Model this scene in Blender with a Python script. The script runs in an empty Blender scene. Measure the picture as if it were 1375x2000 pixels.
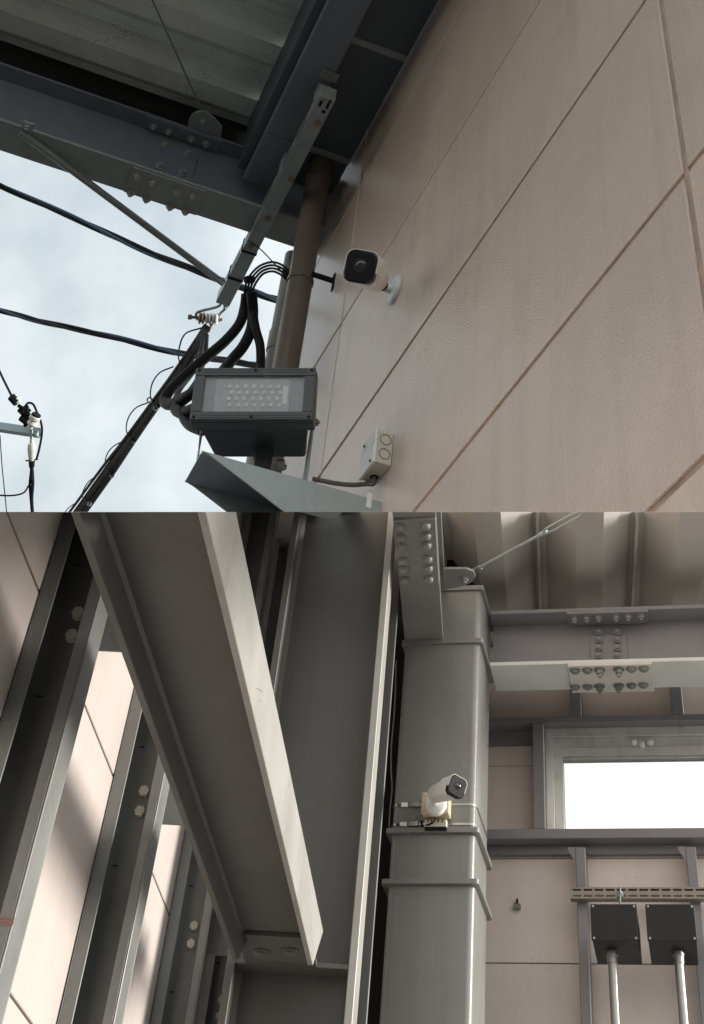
import bpy, bmesh, math, random
from mathutils import Vector as V, Matrix, Quaternion
random.seed(7)
scene = bpy.context.scene
COL = scene.collection

# ------------------------------------------------------------------ camera
PITCH, ROLL, FPX, PX, PY = math.radians(49.63318152), math.radians(4.417231), 2463.016, 849.21, 192.69
C = V((0, 0, 1.6))
_cp, _sp, _cr, _sr = math.cos(PITCH), math.sin(PITCH), math.cos(ROLL), math.sin(ROLL)
F = V((0, _cp, _sp)); _X = V((1, 0, 0)); _U = V((0, -_sp, _cp))
R = _X * _cr + _U * _sr
U = _U * _cr - _X * _sr
cam = bpy.data.cameras.new('camera'); cam_o = bpy.data.objects.new('camera', cam); COL.objects.link(cam_o)
cam_o.matrix_world = Matrix(((R.x, U.x, -F.x, C.x), (R.y, U.y, -F.y, C.y), (R.z, U.z, -F.z, C.z), (0, 0, 0, 1)))
cam.sensor_width = 36; cam.sensor_fit = 'AUTO'
cam.lens = FPX / 2000 * 36
cam.shift_x = (687.5 - PX) / 2000; cam.shift_y = -(1000 - PY) / 2000
cam.clip_start = 0.05; cam.clip_end = 2000
scene.camera = cam_o

# ------------------------------------------------------------------ sky, sun, exposure
SUN_AZ, SUN_EL = math.radians(-9), math.radians(11)       # azimuth from +X towards +Y
SUN_STRENGTH, SKY_CLOUD = 5.0, 0.78
sd = V((math.cos(SUN_EL) * math.cos(SUN_AZ), math.cos(SUN_EL) * math.sin(SUN_AZ), math.sin(SUN_EL)))
w = bpy.data.worlds.new('World'); scene.world = w; w.use_nodes = True
nt = w.node_tree; nt.nodes.clear()
N = nt.nodes.new; L = nt.links.new
out = N('ShaderNodeOutputWorld'); mix = N('ShaderNodeMixShader')
sky = N('ShaderNodeTexSky'); sky.sky_type = 'NISHITA'; sky.sun_disc = False
sky.sun_elevation = SUN_EL; sky.sun_rotation = math.pi / 2 - SUN_AZ
b1 = N('ShaderNodeBackground'); b1.inputs[1].default_value = 0.10
b2 = N('ShaderNodeBackground'); b2.inputs[1].default_value = SKY_CLOUD
tc = N('ShaderNodeTexCoord')
n1 = N('ShaderNodeTexNoise'); n1.inputs['Scale'].default_value = 8.0; n1.inputs['Detail'].default_value = 7; n1.inputs['Roughness'].default_value = 0.5
cr = N('ShaderNodeValToRGB')
cr.color_ramp.elements[0].position = 0.38; cr.color_ramp.elements[0].color = (0.79, 0.915, 0.985, 1)
cr.color_ramp.elements[1].position = 0.63; cr.color_ramp.elements[1].color = (1.16, 1.25, 1.29, 1)
# the sun behind the cloud: a broad brighter patch of cloud round its direction
dot = N('ShaderNodeVectorMath'); dot.operation = 'DOT_PRODUCT'; dot.inputs[1].default_value = sd
mr = N('ShaderNodeMapRange'); mr.inputs[1].default_value = -0.3; mr.inputs[2].default_value = 1.0; mr.inputs[3].default_value = 1.0; mr.inputs[4].default_value = 1.6
mul = N('ShaderNodeVectorMath'); mul.operation = 'SCALE'
L(tc.outputs['Generated'], n1.inputs['Vector']); L(n1.outputs['Fac'], cr.inputs['Fac'])
L(tc.outputs['Generated'], dot.inputs[0]); L(dot.outputs['Value'], mr.inputs[0])
# hazy white band of cloud low over the horizon
sx = N('ShaderNodeSeparateXYZ'); L(tc.outputs['Generated'], sx.inputs[0])
mh = N('ShaderNodeMapRange'); mh.interpolation_type = 'SMOOTHSTEP'; mh.inputs[1].default_value = 0.28; mh.inputs[2].default_value = 0.50; mh.inputs[3].default_value = 1.0; mh.inputs[4].default_value = 0.0
L(sx.outputs['Z'], mh.inputs[0])
hz = N('ShaderNodeMix'); hz.data_type = 'RGBA'; L(mh.outputs[0], hz.inputs[0]); L(cr.outputs['Color'], hz.inputs[6]); hz.inputs[7].default_value = (1.75, 1.68, 1.56, 1)
L(hz.outputs[2], mul.inputs[0]); L(mr.outputs[0], mul.inputs['Scale'])
L(sky.outputs[0], b1.inputs[0]); L(mul.outputs[0], b2.inputs[0])
mix.inputs[0].default_value = 0.88
L(b1.outputs[0], mix.inputs[1]); L(b2.outputs[0], mix.inputs[2]); L(mix.outputs[0], out.inputs[0])
sun = bpy.data.lights.new('sun', 'SUN'); sun.energy = SUN_STRENGTH; sun.angle = math.radians(17); sun.color = (1, 0.95, 0.88)
sun_o = bpy.data.objects.new('sun', sun); COL.objects.link(sun_o)
sun_o.rotation_mode = 'QUATERNION'; sun_o.rotation_quaternion = (-sd).to_track_quat('-Z', 'Y'); sun_o.location = sd * 30
vs = scene.view_settings; vs.view_transform = 'Standard'; vs.look = 'None'; vs.gamma = 1; vs.use_curve_mapping = False; vs.exposure = 0

# ------------------------------------------------------------------ frames of the place
def az(d): return V((math.cos(math.radians(d)), math.sin(math.radians(d)), 0))
Z = V((0, 0, 1))
uU = az(110.28037812); uN = V((-uU.y, uU.x, 0)); WU = -1.239        # outside wall: along, outwards, plane
lU = az(86.49844904); lN = V((lU.y, -lU.x, 0)); DL = -0.85          # left inside wall
rU = az(-12.3141525); rN = V((rU.y, -rU.x, 0)); DW = -5.355; DC = -4.59   # end wall inside, column face
def Uf(u, t, z): return uN * (WU + t) + uU * u + Z * z
def Lf(u, x, z): return lU * u + lN * x + Z * z
def Rf(v, d, z): return rU * v + rN * d + Z * z
def ray(x, y): return F + R * ((x - PX) / FPX) - U * ((y - PY) / FPX)
def hit(x, y, n, d):
    r = ray(x, y); return C + r * ((d - n.dot(C)) / n.dot(r))
def oW(x, y, t=0): return hit(x, y, uN, WU + t)
def oUu(x, y, u): return hit(x, y, uU, u)
def oZ(x, y, z): return hit(x, y, Z, z)
def oR(x, y, d): return hit(x, y, rN, d)
def dep(x, y, d): return C + ray(x, y) * d
def Uc(p): return p.dot(uU), p.dot(uN) - WU, p.z
def Rc(p): return p.dot(rU), p.dot(rN), p.z
SEAM = ray(1375, 1000).cross(ray(0, 1000)).normalized()
if SEAM.z < 0: SEAM = -SEAM

# ------------------------------------------------------------------ materials
MATS = {}
def mat(name, col, rough=0.5, metal=0.0, var=0.08, vscale=3.0, bump=0.0, bscale=60.0, spec=0.5, grime=None, gscale=9.0, gamt=0.25, coat=0.0, speck=None, sscale=60, sth=0.28, rvar=0.1, stretch=None):
    m = bpy.data.materials.new(name); m.use_nodes = True
    t = m.node_tree; P = t.nodes['Principled BSDF']
    n = t.nodes.new; l = t.links.new
    P.inputs['Roughness'].default_value = rough; P.inputs['Metallic'].default_value = metal
    P.inputs['Specular IOR Level'].default_value = spec
    if coat: P.inputs['Coat Weight'].default_value = coat; P.inputs['Coat Roughness'].default_value = 0.16
    g = n('ShaderNodeNewGeometry')
    src = g.outputs['Position']
    if stretch:
        vm = n('ShaderNodeVectorMath'); vm.operation = 'MULTIPLY'; vm.inputs[1].default_value = stretch; l(src, vm.inputs[0]); src2 = vm.outputs[0]
    else: src2 = src
    no = n('ShaderNodeTexNoise'); no.inputs['Scale'].default_value = vscale; no.inputs['Detail'].default_value = 6; no.inputs['Roughness'].default_value = 0.65
    l(src2, no.inputs['Vector'])
    mr_ = n('ShaderNodeMapRange'); mr_.inputs[1].default_value = 0.3; mr_.inputs[2].default_value = 0.7; mr_.inputs[3].default_value = 1 - var; mr_.inputs[4].default_value = 1 + var
    l(no.outputs['Fac'], mr_.inputs[0])
    sc = n('ShaderNodeVectorMath'); sc.operation = 'SCALE'; sc.inputs[0].default_value = col; l(mr_.outputs[0], sc.inputs['Scale'])
    colr = sc.outputs[0]
    if grime:
        ng = n('ShaderNodeTexNoise'); ng.inputs['Scale'].default_value = gscale; ng.inputs['Detail'].default_value = 8; ng.inputs['Roughness'].default_value = 0.7
        l(src2, ng.inputs['Vector'])
        rg = n('ShaderNodeMapRange'); rg.inputs[1].default_value = 0.5; rg.inputs[2].default_value = 0.72; rg.inputs[3].default_value = 0; rg.inputs[4].default_value = gamt
        l(ng.outputs['Fac'], rg.inputs[0])
        mx = n('ShaderNodeMix'); mx.data_type = 'RGBA'; l(rg.outputs[0], mx.inputs[0]); l(colr, mx.inputs[6]); mx.inputs[7].default_value = (*grime, 1)
        colr = mx.outputs[2]
    if speck:
        vo = n('ShaderNodeTexVoronoi'); vo.inputs['Scale'].default_value = sscale; l(src, vo.inputs['Vector'])
        nm = n('ShaderNodeTexNoise'); nm.inputs['Scale'].default_value = 5; nm.inputs['Detail'].default_value = 3; l(src, nm.inputs['Vector'])
        ma = n('ShaderNodeMapRange'); ma.inputs[1].default_value = 0.36; ma.inputs[2].default_value = 0.72; ma.inputs[3].default_value = 0.0; ma.inputs[4].default_value = sth; l(nm.outputs['Fac'], ma.inputs[0])
        lt = n('ShaderNodeMath'); lt.operation = 'LESS_THAN'; l(vo.outputs['Distance'], lt.inputs[0]); l(ma.outputs[0], lt.inputs[1])
        mx = n('ShaderNodeMix'); mx.data_type = 'RGBA'; l(lt.outputs[0], mx.inputs[0]); l(colr, mx.inputs[6]); mx.inputs[7].default_value = (*speck, 1)
        colr = mx.outputs[2]
    l(colr, P.inputs['Base Color'])
    if rvar:
        rr = n('ShaderNodeMapRange'); rr.inputs[1].default_value = 0.3; rr.inputs[2].default_value = 0.7; rr.inputs[3].default_value = max(0.02, rough - rvar); rr.inputs[4].default_value = min(1, rough + rvar)
        l(no.outputs['Fac'], rr.inputs[0]); l(rr.outputs[0], P.inputs['Roughness'])
    if bump:
        nb = n('ShaderNodeTexNoise'); nb.inputs['Scale'].default_value = bscale; nb.inputs['Detail'].default_value = 3; nb.inputs['Roughness'].default_value = 0.55; l(src, nb.inputs['Vector'])
        bp = n('ShaderNodeBump'); bp.inputs['Strength'].default_value = 1.0; bp.inputs['Distance'].default_value = bump; l(nb.outputs['Fac'], bp.inputs['Height']); l(bp.outputs[0], P.inputs['Normal'])
        if coat: l(bp.outputs[0], P.inputs['Coat Normal'])
    MATS[name] = m
    return m
def add_streaks(m, col, amt, st=(9, 9, 0.55)):
    t = m.node_tree; n = t.nodes.new; l = t.links.new; P = t.nodes['Principled BSDF']
    prev = P.inputs['Base Color'].links[0].from_socket
    g = n('ShaderNodeNewGeometry'); vm = n('ShaderNodeVectorMath'); vm.operation = 'MULTIPLY'; vm.inputs[1].default_value = st; l(g.outputs['Position'], vm.inputs[0])
    no = n('ShaderNodeTexNoise'); no.inputs['Scale'].default_value = 1.0; no.inputs['Detail'].default_value = 6; no.inputs['Roughness'].default_value = 0.6; l(vm.outputs[0], no.inputs['Vector'])
    r = n('ShaderNodeMapRange'); r.inputs[1].default_value = 0.5; r.inputs[2].default_value = 0.75; r.inputs[4].default_value = amt; l(no.outputs['Fac'], r.inputs[0])
    mx = n('ShaderNodeMix'); mx.data_type = 'RGBA'; l(r.outputs[0], mx.inputs[0]); l(prev, mx.inputs[6]); mx.inputs[7].default_value = (*col, 1); l(mx.outputs[2], P.inputs['Base Color'])
M_stuccos = []
for k_, f_ in enumerate((1.0, 0.95, 1.035)):
    M_stucco = mat('beige_stucco_paint', (0.64 * f_, 0.515 * f_, 0.422 * f_), 0.15, var=0.06, vscale=1.6, bump=0.0042, bscale=185, grime=(0.43, 0.335, 0.265), gscale=1.5, gamt=0.35, spec=0.7, rvar=0.04, coat=0.6)
    add_streaks(M_stucco, (0.43, 0.34, 0.27), 0.35); M_stuccos.append(M_stucco)
M_joint = mat('brown_sealant', (0.33, 0.24, 0.18), 0.6, var=0.35, vscale=12, bump=0.001, bscale=80)
M_blue = mat('blue_grey_steel_paint', (0.17, 0.2, 0.24), 0.5, var=0.12, vscale=2.5, bump=0.0006, bscale=60, grime=(0.13, 0.13, 0.125), gscale=6, gamt=0.35)
M_bluelow = mat('grey_green_steel_paint', (0.29, 0.325, 0.32), 0.5, var=0.12, vscale=3, bump=0.0006, bscale=60, grime=(0.2, 0.2, 0.185), gscale=7, gamt=0.4)
M_soffit = mat('dark_slate_sheet', (0.085, 0.105, 0.12), 0.5, var=0.08, vscale=2)
M_black = mat('black_and_gap_shade', (0.012, 0.012, 0.013), 0.9, var=0.1)  # black for holes and screws, also painted-in shade in two gaps
M_deck = mat('grey_green_roof_sheet', (0.72, 0.77, 0.71), 0.6, var=0.1, vscale=2, speck=(0.08, 0.09, 0.07), sscale=75, sth=0.30, grime=(0.5, 0.51, 0.4), gscale=3, gamt=0.5, bump=0.001, bscale=30)
M_galv = mat('galvanised_steel', (0.36, 0.41, 0.41), 0.5, metal=0.55, var=0.14, vscale=14, grime=(0.26, 0.27, 0.25), gscale=10, gamt=0.5, rvar=0.12, bump=0.0004, bscale=40)
M_galvd = mat('weathered_galvanised_steel', (0.25, 0.28, 0.275), 0.5, metal=0.4, var=0.16, vscale=12, grime=(0.12, 0.11, 0.09), gscale=14, gamt=0.5)
M_bolt = mat('zinc_bolt', (0.42, 0.43, 0.40), 0.45, metal=0.4, var=0.15, vscale=30, grime=(0.2, 0.17, 0.13), gscale=40, gamt=0.5)
M_rust = mat('rusty_bolt', (0.28, 0.2, 0.14), 0.7, metal=0.2, var=0.25, vscale=40)
M_pipe = mat('brown_pvc', (0.125, 0.102, 0.086), 0.36, var=0.06, vscale=3, grime=(0.2, 0.17, 0.14), gscale=4, gamt=0.3)
M_pipe2 = mat('grey_pvc', (0.33, 0.34, 0.32), 0.45, var=0.06, vscale=3)
M_rub = mat('black_rubber', (0.011, 0.011, 0.013), 0.6, spec=0.2, var=0.2, vscale=20, bump=0.001, bscale=40)
M_wire = mat('dark_wire', (0.012, 0.012, 0.015), 0.7, spec=0.12, var=0.2, vscale=20)
M_bluec = mat('blue_cable', (0.02, 0.05, 0.10), 0.5, spec=0.3, var=0.2, vscale=20)
M_porc = mat('glazed_porcelain', (0.62, 0.66, 0.62), 0.25, var=0.08, vscale=20, grime=(0.3, 0.22, 0.15), gscale=30, gamt=0.6)
M_brass = mat('corroded_clevis', (0.32, 0.22, 0.17), 0.5, metal=0.4, var=0.25, vscale=30)
M_flood = mat('dark_powder_coat', (0.055, 0.064, 0.07), 0.45, var=0.1, vscale=10, bump=0.0005, bscale=150, grime=(0.12, 0.12, 0.11), gscale=14, gamt=0.4)
M_white = mat('white_paint', (0.82, 0.82, 0.79), 0.32, var=0.03, vscale=10, grime=(0.5, 0.47, 0.4), gscale=12, gamt=0.3)
M_bracket = mat('pale_blue_grey_paint', (0.58, 0.64, 0.65), 0.38, var=0.04, vscale=10, grime=(0.4, 0.4, 0.36), gscale=14, gamt=0.3)
M_cream = mat('cream_plastic', (0.62, 0.60, 0.50), 0.42, var=0.04, vscale=10, grime=(0.42, 0.38, 0.29), gscale=12, gamt=0.3)
M_beige = mat('beige_plastic', (0.62, 0.53, 0.36), 0.45, var=0.05, vscale=12, grime=(0.4, 0.32, 0.2), gscale=14, gamt=0.35)
M_bglass = mat('black_glass', (0.008, 0.008, 0.009), 0.12, var=0.0, rvar=0, spec=0.6)
M_lens = mat('camera_lens', (0.02, 0.02, 0.025), 0.06, var=0.0, rvar=0, spec=0.9)
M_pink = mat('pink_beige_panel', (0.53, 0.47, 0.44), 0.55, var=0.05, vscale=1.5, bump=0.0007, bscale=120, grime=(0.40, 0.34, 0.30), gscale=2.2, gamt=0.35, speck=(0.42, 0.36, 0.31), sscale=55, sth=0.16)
M_pink2 = mat('brightened_pink_panel', (0.82, 0.735, 0.69), 0.5, var=0.04, vscale=1.5, bump=0.0007, bscale=120, grime=(0.64, 0.56, 0.51), gscale=2.0, gamt=0.35, speck=(0.48, 0.42, 0.37), sscale=50, sth=0.14)  # left wall's pink, lightened to put missing light into the end wall
add_streaks(M_pink2, (0.62, 0.54, 0.49), 0.3)
M_pjoint = mat('panel_joint', (0.16, 0.13, 0.11), 0.8, var=0.1)
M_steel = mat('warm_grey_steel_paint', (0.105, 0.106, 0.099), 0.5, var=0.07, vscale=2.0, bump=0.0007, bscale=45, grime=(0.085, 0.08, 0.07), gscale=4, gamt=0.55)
M_pale = mat('flange_with_painted_sun', (0.355, 0.347, 0.325), 0.45, var=0.08, vscale=4, bump=0.0007, bscale=45, grime=(0.26, 0.235, 0.2), gscale=7, gamt=0.5)  # steel paint lightened to put sunlight into the right flanges
M_steelc = mat('grey_steel_paint', (0.215, 0.218, 0.208), 0.33, var=0.06, vscale=2.0, bump=0.0008, bscale=35, grime=(0.165, 0.157, 0.142), gscale=4, gamt=0.35)
M_steelb = mat('slate_grey_steel_paint', (0.235, 0.235, 0.25), 0.42, var=0.07, vscale=3, bump=0.0006, bscale=45, grime=(0.17, 0.16, 0.16), gscale=5, gamt=0.4)
M_stud = mat('dark_grey_stud_paint', (0.2, 0.206, 0.2), 0.38, var=0.1, vscale=4, grime=(0.1, 0.095, 0.085), gscale=9, gamt=0.4)
M_flange = mat('flange_with_painted_bounce', (0.70, 0.73, 0.71), 0.4, var=0.05, vscale=4, grime=(0.6, 0.57, 0.53), gscale=6, gamt=0.4)  # girder paint lightened to put bounce light into its bottom flange
M_plate = mat('primer_grey_plate', (0.68, 0.65, 0.61), 0.45, var=0.08, vscale=8, grime=(0.5, 0.44, 0.39), gscale=10, gamt=0.5)
M_bhead = mat('cream_bolt_head', (0.74, 0.71, 0.61), 0.5, var=0.1, vscale=30, grime=(0.4, 0.36, 0.28), gscale=40, gamt=0.4)
M_rdeck = mat('warm_white_roof_sheet', (0.50, 0.475, 0.44), 0.5, var=0.06, vscale=2, grime=(0.4, 0.36, 0.31), gscale=3, gamt=0.35)
M_alu = mat('aluminium_frame', (0.66, 0.68, 0.67), 0.35, metal=0.3, var=0.06, vscale=8, grime=(0.4, 0.4, 0.35), gscale=14, gamt=0.55)
M_box = mat('charcoal_box_coating', (0.026, 0.027, 0.029), 0.55, spec=0.25, var=0.1, vscale=6, bump=0.0004, bscale=200, grime=(0.05, 0.05, 0.05), gscale=10, gamt=0.4)
M_chrome = mat('bright_conduit', (0.34, 0.34, 0.335), 0.34, metal=0.9, var=0.05, vscale=6)
M_stain = mat('stainless_band', (0.38, 0.37, 0.35), 0.25, metal=0.9, var=0.05)
M_rail = mat('zinc_channel', (0.27, 0.25, 0.22), 0.45, metal=0.5, var=0.12, vscale=12)
add_streaks(M_steel, (0.085, 0.075, 0.065), 0.4, (26, 26, 1.6)); add_streaks(M_steelc, (0.155, 0.147, 0.132), 0.4, (22, 22, 1.2)); add_streaks(M_pink, (0.38, 0.32, 0.28), 0.3)
M_ground = mat('concrete_ground', (0.05, 0.048, 0.045), 0.9, var=0.15, vscale=0.6, grime=(0.035, 0.034, 0.032), gscale=0.8, gamt=0.5)
M_red = mat('red_chalk', (0.27, 0.15, 0.135), 0.9, var=0.2, vscale=60)
def glass_mat(name, col, rough):
    m = bpy.data.materials.new(name); m.use_nodes = True; t = m.node_tree; t.nodes.clear(); n = t.nodes.new; l = t.links.new
    o = n('ShaderNodeOutputMaterial'); mx = n('ShaderNodeMixShader'); tr = n('ShaderNodeBsdfTransparent'); gl = n('ShaderNodeBsdfGlossy'); fr = n('ShaderNodeFresnel')
    tr.inputs[0].default_value = (*col, 1); gl.inputs['Roughness'].default_value = rough; fr.inputs['IOR'].default_value = 1.45
    no = n('ShaderNodeTexNoise'); no.inputs['Scale'].default_value = 6; ra = n('ShaderNodeMapRange'); ra.inputs[3].default_value = rough * 0.6; ra.inputs[4].default_value = rough * 1.6 + 0.01
    l(no.outputs['Fac'], ra.inputs[0]); l(ra.outputs[0], gl.inputs['Roughness'])
    l(fr.outputs[0], mx.inputs[0]); l(tr.outputs[0], mx.inputs[1]); l(gl.outputs[0], mx.inputs[2]); l(mx.outputs[0], o.inputs[0])
    return m
M_glass = glass_mat('clear_glass', (0.95, 0.97, 0.98), 0.02)
M_frost = glass_mat('window_glass', (0.97, 0.98, 0.975), 0.05)

# ------------------------------------------------------------------ mesh building
WL = {}
class MB:
    def __init__(s): s.v = []; s.f = []; s.sm = []
    def add(s, vs_, fs, smooth=False):
        b = len(s.v); s.v += [V(p) for p in vs_]
        for f in fs: s.f.append([i + b for i in f]); s.sm.append(smooth)
        return s
    def hexa(s, p):
        return s.add(p, [(0, 1, 2, 3), (7, 6, 5, 4), (0, 4, 5, 1), (1, 5, 6, 2), (2, 6, 7, 3), (3, 7, 4, 0)])
    def box(s, f, a0, a1, b0, b1, c0, c1):
        return s.hexa([f(a0, b0, c0), f(a1, b0, c0), f(a1, b1, c0), f(a0, b1, c0), f(a0, b0, c1), f(a1, b0, c1), f(a1, b1, c1), f(a0, b1, c1)])
    def obox(s, c, ax, ay, az_, hx, hy, hz):
        return s.box(lambda a, b, d: c + ax * a + ay * b + az_ * d, -hx, hx, -hy, hy, -hz, hz)
    def prism(s, pts, off):
        n = len(pts); vs_ = [V(p) for p in pts] + [V(p) + off for p in pts]
        fs = [tuple(range(n)), tuple(range(2 * n - 1, n - 1, -1))] + [(i, (i + 1) % n, n + (i + 1) % n, n + i) for i in range(n)]
        return s.add(vs_, fs)
    def tube(s, pts, r, seg=10, caps=True, radii=None):
        pts = [V(p) for p in pts]; n = len(pts); rings = []
        t0 = (pts[1] - pts[0]).normalized()
        up = V((0, 0, 1)) if abs(t0.z) < 0.9 else V((1, 0, 0))
        a = t0.cross(up).normalized()
        for i in range(n):
            t = (pts[min(i + 1, n - 1)] - pts[max(i - 1, 0)]).normalized()
            a = (a - t * a.dot(t)).normalized(); b = t.cross(a)
            rr = radii[i] if radii else r
            rings.append([pts[i] + (a * math.cos(2 * math.pi * k / seg) + b * math.sin(2 * math.pi * k / seg)) * rr for k in range(seg)])
        vs_ = [p for q in rings for p in q]; fs = []
        for i in range(n - 1):
            for k in range(seg):
                fs.append((i * seg + k, i * seg + (k + 1) % seg, (i + 1) * seg + (k + 1) % seg, (i + 1) * seg + k))
        s.add(vs_, fs, True)
        if caps:
            b = len(s.v) - len(vs_)
            s.f.append([b + k for k in range(seg)][::-1]); s.sm.append(False)
            s.f.append([b + (n - 1) * seg + k for k in range(seg)]); s.sm.append(False)
        return s
    def rev(s, base, axis, prof, seg=20):                     # profile of (distance along axis, radius)
        axis = axis.normalized()
        return s.tube_rings(base, axis, prof, seg)
    def tube_rings(s, base, axis, prof, seg):
        up = V((0, 0, 1)) if abs(axis.z) < 0.9 else V((1, 0, 0))
        a = axis.cross(up).normalized(); b = axis.cross(a)
        vs_ = []; fs = []
        for h, r in prof:
            for k in range(seg):
                an = 2 * math.pi * k / seg
                vs_.append(base + axis * h + (a * math.cos(an) + b * math.sin(an)) * r)
        n = len(prof)
        for i in range(n - 1):
            for k in range(seg): fs.append((i * seg + k, i * seg + (k + 1) % seg, (i + 1) * seg + (k + 1) % seg, (i + 1) * seg + k))
        fs.append(tuple(range(seg))[::-1]); fs.append(tuple((n - 1) * seg + k for k in range(seg)))
        return s.add(vs_, fs, True)
    def ring(s, c, ax, ay, r_out, r_in, thick, seg=32):
        n = ax.cross(ay).normalized(); vs_ = []; fs = []
        for k in range(seg):
            an = 2 * math.pi * k / seg; d = ax * math.cos(an) + ay * math.sin(an)
            vs_ += [c + d * r_out - n * thick / 2, c + d * r_out + n * thick / 2, c + d * r_in + n * thick / 2, c + d * r_in - n * thick / 2]
        for k in range(seg):
            j = (k + 1) % seg
            for q in range(4): fs.append((k * 4 + q, k * 4 + (q + 1) % 4, j * 4 + (q + 1) % 4, j * 4 + q))
        return s.add(vs_, fs, False)
    def build(s, name, m, parent=None, clip=0, bevel=0, seg=1, sharp=35):
        me = bpy.data.meshes.new(name); bm = bmesh.new()
        bv = [bm.verts.new(p) for p in s.v]; 
        for f, smo in zip(s.f, s.sm):
            try: fc = bm.faces.new([bv[i] for i in f]); fc.smooth = smo
            except ValueError: pass
        bmesh.ops.recalc_face_normals(bm, faces=bm.faces[:])
        if bevel:
            es = [e for e in bm.edges if len(e.link_faces) == 2 and e.calc_face_angle(0) > math.radians(30)]
            bmesh.ops.bevel(bm, geom=es, offset=bevel, segments=seg, affect='EDGES', profile=0.5, clamp_overlap=True)
        if clip:
            co = C + SEAM * clip * 0.0001
            ds = [(v.co - co).dot(SEAM) * clip for v in bm.verts]
            if min(ds) < 0:
                r = bmesh.ops.bisect_plane(bm, geom=bm.verts[:] + bm.edges[:] + bm.faces[:], plane_co=co, plane_no=SEAM * clip, clear_inner=True, clear_outer=False, dist=1e-6)
                eds = [e for e in r['geom_cut'] if isinstance(e, bmesh.types.BMEdge) and e.is_valid]
                try: bmesh.ops.holes_fill(bm, edges=[e for e in eds if e.is_boundary], sides=0)
                except Exception: pass
        if len(bm.verts) == 0:
            bm.free(); return None
        off = WL[parent.name] if parent else V((0, 0, 0))
        for v in bm.verts: v.co -= off
        bm.to_mesh(me); bm.free(); me.materials.append(m)
        if any(s.sm): me.set_sharp_from_angle(angle=math.radians(sharp))
        o = bpy.data.objects.new(name, me); COL.objects.link(o)
        if parent: o.parent = parent
        WL[o.name] = off
        return o
def thing(name, label, cat, loc, group=None):
    o = bpy.data.objects.new(name, None); COL.objects.link(o); o.location = loc; o.empty_display_size = 0.1
    o['label'] = label; o['category'] = cat
    if group: o['group'] = group
    WL[o.name] = V(loc)
    return o
def tag(o, label, cat, group=None):
    o['label'] = label; o['category'] = cat
    if group: o['group'] = group
    return o
def structure(o): o['kind'] = 'structure'; return o
def spline(pts, n=8):
    pts = [V(p) for p in pts]; q = [pts[0] * 2 - pts[1]] + pts + [pts[-1] * 2 - pts[-2]]; o = []
    for i in range(1, len(q) - 2):
        for k in range(n):
            t = k / n; a, b, c, d = q[i - 1:i + 3]
            o.append(0.5 * ((2 * b) + (c - a) * t + (2 * a - 5 * b + 4 * c - d) * t * t + (3 * b - a - 3 * c + d) * t ** 3))
    o.append(pts[-1]); return o
def hexbolt_mesh(name, m, r, h, wr=1.35, wt=0.25, nub=0.0, dome=False):
    mb = MB()
    mb.tube_rings(V((0, 0, 0)), V((0, 0, 1)), [(0, r * wr), (r * wt, r * wr)], 16)
    if dome:
        mb.tube_rings(V((0, 0, r * wt)), V((0, 0, 1)), [(0, r), (h * 0.5, r * 0.93), (h * 0.85, r * 0.65), (h, r * 0.2)], 14)
    else:
        p = [V((r * math.cos(k * math.pi / 3), r * math.sin(k * math.pi / 3), r * wt)) for k in range(6)]
        mb.prism(p, V((0, 0, h)))
        if nub: mb.tube_rings(V((0, 0, r * wt + h)), V((0, 0, 1)), [(0, r * 0.55), (nub, r * 0.5)], 10)
    o = mb.build(name, m); me = o.data; bpy.data.objects.remove(o); return me
B_beam = hexbolt_mesh('beam_bolt', M_bluelow, 0.018, 0.013, nub=0.012)
B_beamlow = hexbolt_mesh('galvanised_bolt', M_bolt, 0.019, 0.015, nub=0.012)
B_strut = hexbolt_mesh('strut_bolt', M_rust, 0.013, 0.009, nub=0.006)
B_cream = hexbolt_mesh('stud_bolt', M_bhead, 0.0125, 0.009, wr=1.0)
B_dome = hexbolt_mesh('dome_bolt', M_steelc, 0.0165, 0.013, wr=1.25, dome=True)
B_domep = hexbolt_mesh('pale_dome_bolt', M_galvd, 0.0165, 0.010, wr=1.2, dome=True)
B_nut = hexbolt_mesh('plate_nut', M_galvd, 0.0145, 0.014, wr=1.5, nub=0.012)
B_web = hexbolt_mesh('web_nut', M_steelb, 0.0135, 0.012, wr=1.35, nub=0.008)
B_tie = hexbolt_mesh('tie_bolt', M_steel, 0.017, 0.01, wr=1.4, dome=True)
B_screw = hexbolt_mesh('lid_screw', M_bolt, 0.0035, 0.002, wr=1.1, dome=True)
B_screwd = hexbolt_mesh('dark_screw', M_black, 0.005, 0.003, wr=1.1, dome=True)
_rb = random.Random(3)
def bolt(me, p, n, parent, name='bolt'):
    o = bpy.data.objects.new(name, me); COL.objects.link(o); o.parent = parent
    o.rotation_mode = 'QUATERNION'
    o.rotation_quaternion = n.to_track_quat('Z', 'Y') @ Quaternion((0, 0, 1), _rb.uniform(0, 1))
    o.location = V(p) - WL[parent.name]
    return o

# ================================================================== GROUND
g = MB(); g.add([V((-600, -600, 0)), V((600, -600, 0)), V((600, 600, 0)), V((-600, 600, 0))], [(0, 1, 2, 3)])
structure(g.build('ground', M_ground))

f_ = MB().box(lambda a, b, c: V((a, b, c)), 0.8, 12, 1.4, 5.45, 0.0, 0.06)  # unseen pale slab added to bounce light onto girder and end wall
structure(f_.build('bounce_floor', mat('bounce_floor_concrete', (0.66, 0.63, 0.59), 0.8, var=0.1)))
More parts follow.
